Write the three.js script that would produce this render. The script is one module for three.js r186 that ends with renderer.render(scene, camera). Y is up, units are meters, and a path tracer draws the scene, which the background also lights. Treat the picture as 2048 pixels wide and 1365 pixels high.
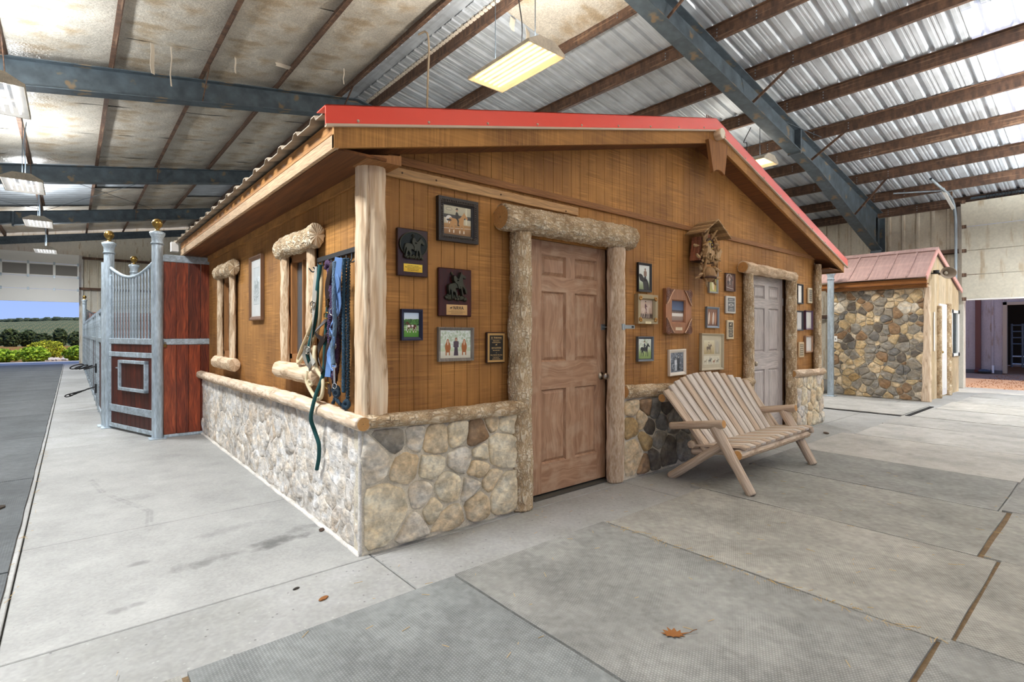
import * as THREE from 'three';
import { ImprovedNoise } from 'three/addons/math/ImprovedNoise.js';
import { mergeGeometries, mergeVertices } from 'three/addons/utils/BufferGeometryUtils.js';
import { RectAreaLightUniformsLib } from 'three/addons/lights/RectAreaLightUniformsLib.js';

// ---------------------------------------------------------------- camera, sky, sun, exposure
const scene = new THREE.Scene();
const renderer = new THREE.WebGLRenderer({ antialias: true });
renderer.toneMapping = THREE.LinearToneMapping;
renderer.toneMappingExposure = 1.24;
renderer.shadowMap.enabled = true;
RectAreaLightUniformsLib.init();

const camera = new THREE.PerspectiveCamera(66.27, 2048 / 1365, 0.05, 2000);
camera.position.set(-1.298, 1.31, 2.913);
camera.lookAt(-1.298 + 0.6444, 1.31, 2.913 - 0.7647);
camera.setViewOffset(2048, 1365, 0, 16.5, 2048, 1365);
scene.add(camera);

{ // clear autumn sky: pale at the horizon, blue overhead
  const W = 256, H = 128, d = new Float32Array(W * H * 4);
  for (let j = 0; j < H; j++) {
    const el = ((j + 0.5) / H - 0.5) * Math.PI, t = Math.pow(Math.max(0, Math.sin(el)), 0.55);
    const r = 0.36 * (1 - t) + 0.10 * t, g = 0.49 * (1 - t) + 0.24 * t, b = 0.85 * (1 - t) + 0.72 * t;
    for (let i = 0; i < W; i++) d.set([r, g, b, 1], (j * W + i) * 4);
  }
  const t = new THREE.DataTexture(d, W, H, THREE.RGBAFormat, THREE.FloatType);
  t.mapping = THREE.EquirectangularReflectionMapping; t.magFilter = THREE.LinearFilter; t.needsUpdate = true;
  scene.background = t; scene.environment = t;
}
const SKY_GAIN = 1.0;
scene.backgroundIntensity = SKY_GAIN; scene.environmentIntensity = SKY_GAIN;
const sun = new THREE.DirectionalLight(0xfff1dc, 3.4);
sun.position.set(24, 40, 10); sun.target.position.set(4, 0, -6);
sun.castShadow = true; sun.shadow.mapSize.set(2048, 2048); sun.shadow.radius = 1.5;
Object.assign(sun.shadow.camera, { left: -60, right: 60, top: 60, bottom: -60, near: 1, far: 160 });
scene.add(sun, sun.target);
const LAMP_WARM = [1.0, 0.96, 0.9], LAMP_COOL = [0.95, 0.98, 1.0];   // lamp colours
const LAMP_POWER = 60, UPLIGHT = 1.0;                                  // radiance of every tube lamp, below, and of the uplight added above the hood

// ---------------------------------------------------------------- helpers
let seed = 20240;
function rnd() { seed = (seed + 0x6D2B79F5) | 0; let t = Math.imul(seed ^ (seed >>> 15), 1 | seed); t = (t + Math.imul(t ^ (t >>> 7), 61 | t)) ^ t; return ((t ^ (t >>> 14)) >>> 0) / 4294967296; }
const rr = (a, b) => a + (b - a) * rnd(), pick = (a) => a[Math.floor(rnd() * a.length)];
const IN = new ImprovedNoise(), n3 = (x, y, z) => IN.noise(x + 31.7, y + 17.3, z + 53.1);
const V = (x, y, z) => new THREE.Vector3(x, y, z);
const clamp = (x, a = 0, b = 1) => Math.min(b, Math.max(a, x)), mix = (a, b, t) => a + (b - a) * t, ss = (a, b, x) => { const t = clamp((x - a) / (b - a)); return t * t * (3 - 2 * t); };
const taken = {};
function numbered(n) { const k = taken[n] = (taken[n] ?? -1) + 1; return k ? n + '_' + String(k).padStart(3, '0') : n; }
function tag(o, label, category, group, kind) { o.userData.label = label; o.userData.category = category; if (group) o.userData.group = group; if (kind) o.userData.kind = kind; return o; }
function thing(name, label, category, p = [0, 0, 0], ry = 0, group) { const o = new THREE.Group(); o.name = numbered(name); o.position.set(...p); o.rotation.y = ry; scene.add(o); return tag(o, label, category, group); }
function structure(name, label, category) { const o = new THREE.Group(); o.name = numbered(name); scene.add(o); return tag(o, label, category, null, 'structure'); }
function grp(name, parent, label) { const o = new THREE.Group(); o.name = name; parent.add(o); if (label) o.userData.label = label; return o; }
function mesh(name, geo, mat, parent, label) { const m = new THREE.Mesh(geo, mat); m.name = name; m.castShadow = m.receiveShadow = true; parent.add(m); if (label) m.userData.label = label; return m; }
function top(name, geo, mat, label, category, group, kind) { const m = mesh(numbered(name), geo, mat, scene); return tag(m, label, category, group, kind); }
function dup(o, label, group) { const c = o.clone(); c.name = numbered(o.name.replace(/_\d{3}$/, '')); c.userData = { ...o.userData, label }; if (group) c.userData.group = group; scene.add(c); return c; }

// geometry
function uvBox(g, tile = 1, o = {}) {            // uv in metres / tile, by the way each face points
  if (g.index) g = g.toNonIndexed();
  const p = g.attributes.position, uv = new Float32Array(p.count * 2), a = V(), b = V(), c = V(), n = V();
  const { ou = 0, ov = 0, swap = false } = o;
  for (let i = 0; i < p.count; i += 3) {
    a.fromBufferAttribute(p, i); b.fromBufferAttribute(p, i + 1); c.fromBufferAttribute(p, i + 2);
    n.copy(b).sub(a).cross(c.clone().sub(a));
    const x = Math.abs(n.x), y = Math.abs(n.y), z = Math.abs(n.z);
    for (let k = 0; k < 3; k++) {
      const q = [a, b, c][k]; let u, v;
      if (z >= x && z >= y) { u = q.x; v = q.y; } else if (x >= y) { u = q.z; v = q.y; } else { u = q.x; v = q.z; }
      if (swap) [u, v] = [v, u];
      uv[(i + k) * 2] = u / tile + ou; uv[(i + k) * 2 + 1] = v / tile + ov;
    }
  }
  g.setAttribute('uv', new THREE.BufferAttribute(uv, 2)); return g;
}
function box(x0, x1, y0, y1, z0, z1, tile = 1, o) { const g = new THREE.BoxGeometry(x1 - x0, y1 - y0, z1 - z0); g.translate((x0 + x1) / 2, (y0 + y1) / 2, (z0 + z1) / 2); return uvBox(g, tile, o); }
function bev(x0, x1, y0, y1, z0, z1, b = 0.004, tile = 1, o) {   // box with chamfered edges
  const X = [x0, x1], Y = [y0, y1], Z = [z0, z1], v = [], q = [];
  const P = (i, j, k, ax) => { const p = [X[i] + (ax === 0 ? 0 : (i ? -b : b)), Y[j] + (ax === 1 ? 0 : (j ? -b : b)), Z[k] + (ax === 2 ? 0 : (k ? -b : b))]; return p; };
  const quad = (a, c, d, e) => { const m = V(...a).add(V(...c)).add(V(...d)).add(V(...e)).multiplyScalar(.25).sub(V((x0 + x1) / 2, (y0 + y1) / 2, (z0 + z1) / 2)); const nn = V(...c).sub(V(...a)).cross(V(...d).sub(V(...a))); if (nn.dot(m) < 0) [c, e] = [e, c]; q.push(...a, ...c, ...d, ...a, ...d, ...e); };
  const tri = (a, c, d) => { const m = V(...a).add(V(...c)).add(V(...d)).multiplyScalar(1 / 3).sub(V((x0 + x1) / 2, (y0 + y1) / 2, (z0 + z1) / 2)); const nn = V(...c).sub(V(...a)).cross(V(...d).sub(V(...a))); if (nn.dot(m) < 0) [c, d] = [d, c]; q.push(...a, ...c, ...d); };
  for (const s of [0, 1]) { quad(P(s, 0, 0, 0), P(s, 1, 0, 0), P(s, 1, 1, 0), P(s, 0, 1, 0)); quad(P(0, s, 0, 1), P(1, s, 0, 1), P(1, s, 1, 1), P(0, s, 1, 1)); quad(P(0, 0, s, 2), P(1, 0, s, 2), P(1, 1, s, 2), P(0, 1, s, 2)); }
  for (const s of [0, 1]) for (const t of [0, 1]) { quad(P(s, t, 0, 0), P(s, t, 0, 1), P(s, t, 1, 1), P(s, t, 1, 0)); quad(P(s, 0, t, 0), P(s, 0, t, 2), P(s, 1, t, 2), P(s, 1, t, 0)); quad(P(0, s, t, 1), P(0, s, t, 2), P(1, s, t, 2), P(1, s, t, 1)); for (const w of [0, 1]) tri(P(s, t, w, 0), P(s, t, w, 1), P(s, t, w, 2)); }
  const g = new THREE.BufferGeometry(); g.setAttribute('position', new THREE.Float32BufferAttribute(q, 3)); g.computeVertexNormals(); return uvBox(g, tile, o);
}
function prism(pts, z0, z1, tile = 1, o) { const s = new THREE.Shape(pts.map((p) => new THREE.Vector2(...p))); const g = new THREE.ExtrudeGeometry(s, { depth: z1 - z0, bevelEnabled: false, curveSegments: 8 }); g.translate(0, 0, z0); return uvBox(g, tile, o); }
function join(list) { return mergeGeometries(list.map((g) => { const h = g.index ? g.toNonIndexed() : g; for (const k of Object.keys(h.attributes)) if (!['position', 'normal', 'uv'].includes(k)) h.deleteAttribute(k); return h; })); }
function basis(d, n) { const y = d.clone().normalize(); let z = n.clone().sub(y.clone().multiplyScalar(n.dot(y))); if (z.lengthSq() < 1e-6) z = Math.abs(y.x) < .9 ? V(1, 0, 0).cross(y) : V(0, 0, 1).cross(y); z.normalize(); const x = y.clone().cross(z); return [x, y, z]; }
function bar(p0, p1, w, h, tile = 1, n = V(0, 1, 0)) { // square bar between two points
  const a = V(...p0), b = V(...p1), d = b.clone().sub(a), L = d.length(), [x, y, z] = basis(d, n);
  let g = uvBox(new THREE.BoxGeometry(w, L, h), tile); g.translate(0, L / 2, 0);
  return g.applyMatrix4(new THREE.Matrix4().makeBasis(x, y, z).setPosition(a));
}
function rod(p0, p1, r, seg = 8, r1 = r) { const a = V(...p0), d = V(...p1).sub(a), L = d.length(), [x, y, z] = basis(d, V(.3, .2, 1)); const g = new THREE.CylinderGeometry(r1, r, L, seg, 1); g.translate(0, L / 2, 0); const uv = g.attributes.uv; for (let i = 0; i < uv.count; i++) uv.setXY(i, uv.getX(i) * 6.28 * r * 2, uv.getY(i) * L); return g.applyMatrix4(new THREE.Matrix4().makeBasis(x, y, z).setPosition(a)).toNonIndexed(); }
function tube(pts, r, seg = 40, rad = 8, closed = false) { const g = new THREE.TubeGeometry(new THREE.CatmullRomCurve3(pts.map((p) => V(...p)), closed), seg, r, rad, closed); return g; }
function strands(pts, r, turns = 40, seg = 160) { // three-strand rope
  const c = new THREE.CatmullRomCurve3(pts.map((p) => V(...p))), fr = c.computeFrenetFrames(seg), out = [];
  for (let k = 0; k < 3; k++) { const q = []; for (let i = 0; i <= seg; i++) { const t = i / seg, p = c.getPointAt(t), a = t * turns * 6.283 + k * 2.094; q.push(p.addScaledVector(fr.normals[i], Math.cos(a) * r * .5).addScaledVector(fr.binormals[i], Math.sin(a) * r * .5)); } out.push(new THREE.TubeGeometry(new THREE.CatmullRomCurve3(q), seg, r * .56, 5)); }
  return join(out);
}
function ribbon(pts, w, th, nrm, seg = 40) { // flat strap along a path, lying against direction nrm
  const c = new THREE.CatmullRomCurve3(pts.map((p) => V(...p))), pos = [], idx = [], uv = [];
  for (let i = 0; i <= seg; i++) { const t = i / seg, p = c.getPointAt(t), d = c.getTangentAt(t), tw = nrm.clone().applyAxisAngle(d, Math.sin(t * 7 + w * 90) * .5), z = tw.sub(d.clone().multiplyScalar(tw.dot(d))).normalize(), x = d.clone().cross(z); for (const [a, b] of [[-1, 1], [1, 1], [1, -1], [-1, -1]]) { const q = p.clone().addScaledVector(x, a * w / 2).addScaledVector(z, b * th / 2); pos.push(q.x, q.y, q.z); uv.push(a * .5 + .5, t * 8); } }
  for (let i = 0; i < seg; i++) for (let k = 0; k < 4; k++) { const a = i * 4 + k, b = i * 4 + (k + 1) % 4; idx.push(a, b, b + 4, a, b + 4, a + 4); }
  const g = new THREE.BufferGeometry(); g.setAttribute('position', new THREE.Float32BufferAttribute(pos, 3)); g.setAttribute('uv', new THREE.Float32BufferAttribute(uv, 2)); g.setIndex(idx); const h = g.toNonIndexed(); h.computeVertexNormals(); return h;
}
function logGeo(p0, p1, r0, r1, o = {}) {
  const { seg = 16, rings = 14, amp = .06, fine = .03, sx = 1, sz = 1, n = V(0, 0, 1), tile = .5, sd = rnd() * 90, bend = 0, edge = .5, ridge = 0, ry = 6 } = o;
  const a = V(...p0), d = V(...p1).sub(a), L = d.length(), [X, Y, Z] = basis(d, n), pos = [], uv = [], idx = [];
  const rows = [[0, 0], [0, 1 - .12 * edge], [.012 / L, 1]]; for (let i = 1; i < rings; i++) rows.push([i / rings, 1]); rows.push([1 - .012 / L, 1], [1, 1 - .12 * edge], [1, 0]);
  for (const [t, k] of rows) for (let j = 0; j <= seg; j++) {
    const an = (j % seg) / seg * Math.PI * 2, r = mix(r0, r1, t), y = t * L, cx = Math.cos(an), cz = Math.sin(an);
    const q = r * k * (1 + amp * n3(cx * .9 + sd, y * 3.1, cz * .9) + amp * .7 * n3(cx * 2.2 + sd, y * 7, cz * 2.2 + 4) + fine * n3(cx * 6 + sd, y * 14, cz * 6) + (ridge ? ridge * (Math.min(.5, Math.abs(n3(cx * 4.5 + sd, y * ry, cz * 4.5 + 9)) * 2) * 2 - .6 + .5 * Math.abs(n3(cx * 9, y * ry * 2.2 + sd, cz * 9))) : 0));
    const w = bend * Math.sin(t * Math.PI) + .25 * bend * n3(sd, y * 2, 3);
    const v = a.clone().addScaledVector(Y, y).addScaledVector(X, cx * q * sx + w).addScaledVector(Z, cz * q * sz);
    pos.push(v.x, v.y, v.z); uv.push(j / seg * 6.283 * r0 / tile + sd, y / tile + sd);
  }
  const m = seg + 1; for (let i = 0; i < rows.length - 1; i++) for (let j = 0; j < seg; j++) { const p = i * m + j; idx.push(p, p + m, p + 1, p + 1, p + m, p + m + 1); }
  const g = new THREE.BufferGeometry(); g.setAttribute('position', new THREE.Float32BufferAttribute(pos, 3)); g.setAttribute('uv', new THREE.Float32BufferAttribute(uv, 2)); g.setIndex(idx); g.computeVertexNormals(); return g;
}
function discGeo(p, n, r, sx = 1, sz = 1) { const g = new THREE.CircleGeometry(r, 18), N = V(...n).normalize(), up = Math.abs(N.y) > .9 ? V(1, 0, 0) : V(0, 1, 0), x = up.clone().cross(N).normalize(), y = N.clone().cross(x); g.scale(sx, sz, 1); return g.applyMatrix4(new THREE.Matrix4().makeBasis(x, y, N).setPosition(V(...p).addScaledVector(N, .0015))); }
function addLog(parent, name, p0, p1, r0, r1, mat, o = {}) {
  const m = mesh(name, logGeo(p0, p1, r0, r1, o), mat, parent, o.label);
  const d = V(...p1).sub(V(...p0)).normalize(), e = o.ends ?? '';
  if (e.includes('0')) mesh('cut_end', discGeo(p0, d.clone().negate().toArray(), r0 * .88), MAT.cut, m, 'sawn end grain');
  if (e.includes('1')) mesh('cut_end', discGeo(p1, d.toArray(), r1 * .88), MAT.cut, m, 'sawn end grain');
  return m;
}
function lathe(prof, seg = 20) { return new THREE.LatheGeometry(prof.map((p) => new THREE.Vector2(...p)), seg); }
function at(g, x, y, z) { g.translate(x, y, z); return g; }

// textures
function hash(x, y, s) { let n = Math.imul(x, 374761393) ^ Math.imul(y, 668265263) ^ Math.imul(s + 7, 2246822519); n = Math.imul(n ^ (n >>> 13), 1274126177); n = Math.imul(n ^ (n >>> 15), 2654435761); return ((n ^ (n >>> 16)) >>> 0) / 4294967296; }
function vn(x, y, px, py, s) { const xi = Math.floor(x), yi = Math.floor(y); let fx = x - xi, fy = y - yi; fx = fx * fx * (3 - 2 * fx); fy = fy * fy * (3 - 2 * fy); const x0 = ((xi % px) + px) % px, x1 = (x0 + 1) % px, y0 = ((yi % py) + py) % py, y1 = (y0 + 1) % py; return mix(mix(hash(x0, y0, s), hash(x1, y0, s), fx), mix(hash(x0, y1, s), hash(x1, y1, s), fx), fy); }
function fbm(u, v, fx, fy, oct, s) { let a = .5, t = 0, n = 0; for (let o = 0; o < oct; o++) { t += a * vn(u * fx, v * fy, fx, fy, s + o * 13); n += a; a *= .55; fx *= 2; fy *= 2; } return t / n; }
function tex(N, fn, srgb = true, M = N) {
  const d = new Uint8Array(N * M * 4);
  for (let j = 0; j < M; j++) for (let i = 0; i < N; i++) { let c = fn(i / N, j / M, i, j); if (typeof c === 'number') c = [c, c, c]; const k = (j * N + i) * 4; d[k] = clamp(c[0]) * 255; d[k + 1] = clamp(c[1]) * 255; d[k + 2] = clamp(c[2]) * 255; d[k + 3] = 255; }
  const t = new THREE.DataTexture(d, N, M, THREE.RGBAFormat); t.wrapS = t.wrapT = THREE.RepeatWrapping; t.magFilter = THREE.LinearFilter; t.minFilter = THREE.LinearMipmapLinearFilter; t.generateMipmaps = true; if (srgb) t.colorSpace = THREE.SRGBColorSpace; t.needsUpdate = true; return t;
}
const lerp3 = (a, b, t) => [mix(a[0], b[0], t), mix(a[1], b[1], t), mix(a[2], b[2], t)], mul3 = (a, k) => [a[0] * k, a[1] * k, a[2] * k];
const hx = (h) => [(h >> 16 & 255) / 255, (h >> 8 & 255) / 255, (h & 255) / 255];
function S(color, o = {}) { return new THREE.MeshPhysicalMaterial({ color, roughness: .8, metalness: 0, ...o }); }

// ---------------------------------------------------------------- procedural textures
const T = {};
T.siding = tex(1024, (u, v) => {           // rough-sawn stained siding, 2.4 m tile: upright grain, cross saw marks, blotches of stain
  const g = fbm(u, v, 240, 6, 3, 1), saw = fbm(u, v, 10, 300, 2, 5), blot = fbm(u, v, 7, 5, 4, 9), patch = fbm(u, v, 16, 22, 3, 21);
  const k = .72 + .3 * (g - .5) + .6 * (saw - .5) * ss(.35, .6, patch) + .8 * (blot - .5);
  return lerp3(hx(0x80572a), hx(0xe0a860), clamp(k * 1.1 - .2));
});
T.sidingB = tex(512, (u, v) => fbm(u, v, 120, 6, 2, 2) * .5 + fbm(u, v, 8, 200, 2, 6) * .5, false);
T.grain = tex(512, (u, v) => {             // plain sawn wood, grain along v, 0.6 m tile; near white, tinted by the material
  const w = fbm(u, v, 5, 2, 3, 31), g = fbm(u + w * .12, v, 60, 3, 3, 33), f = fbm(u, v, 160, 8, 2, 35);
  const k = .80 + .26 * (g - .5) + .18 * (f - .5) + .16 * (w - .5); return [k, k * .985, k * .96];
});
T.grainB = tex(512, (u, v) => fbm(u, v, 90, 5, 3, 36), false);
T.door = tex(512, (u, v) => {              // dusty brown door skin
  const w = fbm(u, v, 4, 2, 3, 41), g = fbm(u + w * .2, v, 50, 3, 3, 43), du = fbm(u, v, 8, 6, 4, 47);
  return lerp3(lerp3(hx(0x947058), hx(0xb8967c), clamp(g * 1.4 - .2)), hx(0xc6b29e), ss(.42, .8, du) * .45);
});
T.barkB = tex(512, (u, v) => { const a = fbm(u, v, 14, 5, 3, 51), r = Math.abs(fbm(u + .05 * a, v, 22, 7, 3, 53) - .5) * 2, r2 = Math.abs(fbm(u, v + .05 * a, 12, 18, 3, 55) - .5) * 2; return clamp(.1 + 1.5 * Math.pow(Math.min(r, r2 * 1.2), .7)); }, false);
T.bark = tex(512, (u, v) => { const a = fbm(u, v, 14, 5, 3, 51), r = Math.abs(fbm(u + .05 * a, v, 22, 7, 3, 53) - .5) * 2, r2 = Math.abs(fbm(u, v + .05 * a, 12, 18, 3, 55) - .5) * 2, k = clamp(.1 + 1.5 * Math.pow(Math.min(r, r2 * 1.2), .7)), p = fbm(u, v, 4, 3, 3, 57); return mul3(lerp3(lerp3(hx(0x9a7a56), hx(0xdcc6a4), k), lerp3(hx(0xc09e74), hx(0xf8ead0), k), ss(.4, .66, p)), .95 + .2 * (a - .5)); });
T.peel = tex(512, (u, v) => { const g = fbm(u, v, 40, 3, 3, 61), p = fbm(u, v, 5, 2, 4, 63), f = fbm(u, v, 90, 20, 2, 65); return lerp3(lerp3(hx(0xcaaa8a), hx(0xf2e2cc), clamp(g * 1.3 - .05)), lerp3(hx(0xa48464), hx(0xd8c6b0), f), ss(.5, .66, p)); });
T.peelB = tex(512, (u, v) => fbm(u, v, 40, 3, 3, 61) * .6 + .5 * ss(.45, .6, fbm(u, v, 5, 2, 4, 63)), false);
T.greywood = tex(512, (u, v) => { const g = fbm(u, v, 60, 3, 3, 71), p = fbm(u, v, 6, 3, 3, 73); return lerp3(lerp3(hx(0xb0a294), hx(0xe8dfd4), clamp(g * 1.4 - .2)), hx(0xcdbba8), ss(.5, .8, p) * .45); });
T.stone = tex(512, (u, v) => { const a = fbm(u, v, 6, 6, 5, 81), b = fbm(u, v, 20, 20, 3, 83), c = fbm(u, v, 4, 9, 4, 85); const k = .88 + .42 * (a - .5) + .28 * (b - .5); return [k * (1 + .1 * (c - .5)), k * .985, k * (.955 - .14 * (c - .5))]; });
T.stoneB = tex(512, (u, v) => .6 * fbm(u, v, 7, 12, 5, 87) + .4 * Math.abs(fbm(u, v, 5, 9, 4, 89) - .5) * 2, false);
T.mortar = tex(512, (u, v) => { const a = fbm(u, v, 8, 8, 4, 91), b = fbm(u, v, 80, 80, 2, 93); const k = .86 + .28 * (a - .5) + .16 * (b - .5); return [k, k * .985, k * .96]; });
T.concrete = tex(1024, (u, v, i, j) => {   // 4 m tile: pale slab, cloudy stains, dark scuffs, specks
  const a = fbm(u, v, 4, 4, 5, 101), b = fbm(u, v, 24, 24, 4, 103), f = fbm(u, v, 250, 250, 2, 105), st = fbm(u, v, 6, 9, 5, 107), sp = hash(i >> 1, j >> 1, 3);
  let k = .80 + .2 * (a - .5) + .10 * (b - .5) + .09 * (f - .5) - .07 * ss(.6, .85, st); if (sp > .9975) k += .1; if (sp < .002) k -= .25;
  return [k * 1.0, k * .985, k * (.955 + .03 * (b - .5))];
});
T.concreteB = tex(512, (u, v) => fbm(u, v, 90, 90, 3, 109), false);
T.mat = tex(1024, (u, v, i, j) => {        // 1.22 m tile: worn dusty rubber with small raised pips
  const a = fbm(u, v, 5, 5, 5, 111), b = fbm(u, v, 40, 40, 3, 113), x = (u * 96) % 1 - .5, y = (v * 96 + (Math.floor(u * 96) % 2) * .5) % 1 - .5, d = Math.hypot(x, y), worn = fbm(u, v, 4, 6, 3, 117);
  const pip = 1 - ss(.2, .38, d); const k = .625 + .2 * (a - .5) + .13 * (b - .5) + .11 * (pip - .4) * ss(.25, .6, worn); return [k * .995, k * .995, k * .975];
});
T.matB = tex(1024, (u, v) => { const x = (u * 96) % 1 - .5, y = (v * 96 + (Math.floor(u * 96) % 2) * .5) % 1 - .5; return (1 - ss(.18, .4, Math.hypot(x, y))) * .8 + .2 * fbm(u, v, 60, 60, 2, 119); }, false);
T.galv = tex(512, (u, v) => { const cell = fbm(u, v, 60, 60, 1, 121), b = fbm(u, v, 12, 12, 3, 123), st = fbm(u, v, 30, 3, 3, 125); const k = .84 + .16 * (cell - .5) + .22 * (b - .5) + .14 * (st - .5); return [k * .96, k * .985, k]; });
T.steel = tex(512, (u, v) => { const a = fbm(u, v, 8, 8, 5, 131), r = fbm(u, v, 5, 5, 4, 133); return lerp3(mul3(hx(0x59656d), .75 + .5 * a), hx(0xa8845a), ss(.68, .78, r) * .6); });
T.rust = tex(512, (u, v) => { const a = fbm(u, v, 10, 24, 4, 141), s = fbm(u, v, 60, 4, 3, 143), w = ss(.63, .7, fbm(u, v, 40, 2, 2, 145)); return lerp3(lerp3(hx(0x3e302a), hx(0x7e5e48), clamp(a * 1.1 + .3 * (s - .5))), hx(0xb8997c), w * .4); });
T.sheet = tex(512, (u, v) => { const a = fbm(u, v, 3, 8, 4, 151), b = fbm(u, v, 60, 5, 3, 153); const k = .82 + .24 * (a - .5) + .14 * (b - .5); return [k * .985, k * .995, k]; });
T.insul = tex(1024, (u, v) => {            // quilted vinyl facing, 1.3 m tile, dust stains
  const a = fbm(u, v, 4, 4, 5, 161), b = fbm(u, v, 100, 100, 2, 163), d = fbm(u, v, 3, 5, 4, 165); const k = .84 + .16 * (a - .5) + .22 * (b - .5);
  return lerp3([k, k * .985, k * .955], mul3(hx(0xc4a882), k), ss(.5, .8, d) * .6);
});
T.insulB = tex(512, (u, v) => fbm(u, v, 50, 50, 3, 167) * .5 + fbm(u, v, 14, 9, 3, 169) * .5, false);
T.siding2 = tex(512, (u, v) => { const a = fbm(u, v, 4, 3, 5, 171), r = fbm(u, v, 24, 3, 4, 173), b = fbm(u, v, 60, 60, 2, 175); const k = .88 + .1 * (a - .5) + .08 * (b - .5); return lerp3([k, k * .98, k * .93], hx(0xa08058), ss(.6, .8, r) * .5 * ss(.3, .7, a)); });
T.rings = tex(256, (u, v) => { const x = u - .5 + .04 * fbm(u, v, 4, 4, 2, 181), y = v - .5, r = Math.hypot(x, y), k = .5 + .5 * Math.sin(r * 110), c = fbm(u, v, 30, 30, 2, 183); return mul3(lerp3(hx(0xc69a68), hx(0xecd0a4), k * .6 + .3 * c), .9 + .12 * c - .25 * (r < .05)); });
T.stall = tex(512, (u, v) => { const w = fbm(u, v, 5, 2, 3, 191), g = fbm(u + w * .15, v, 50, 3, 3, 193), d = fbm(u, v, 10, 3, 4, 195); return mul3(lerp3(hx(0x6e2a16), hx(0xc46238), clamp(g * 1.4 - .2)), .85 + .4 * (d - .5)); });
T.field = tex(512, (u, v) => { const a = fbm(u, v, 8, 8, 5, 201), b = fbm(u, v, 60, 60, 2, 203); return lerp3(lerp3(hx(0x7d6a35), hx(0xb08a4c), a), hx(0x5d6a2a), ss(.55, .7, b) * .6); });
T.gravel = tex(512, (u, v) => { const a = fbm(u, v, 10, 10, 4, 211), b = fbm(u, v, 120, 120, 2, 213); return lerp3(hx(0x9a6c48), hx(0xd0b094), clamp(a * .6 + b * .6 - .1)); });
T.hill = tex(512, (u, v) => { const a = fbm(u, v, 30, 30, 3, 221), b = fbm(u, v, 6, 6, 4, 223); return lerp3(lerp3(hx(0x3d4a2c), hx(0x5f6a3c), a), hx(0x8a7a4c), ss(.52, .68, b) * .7); });

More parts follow.
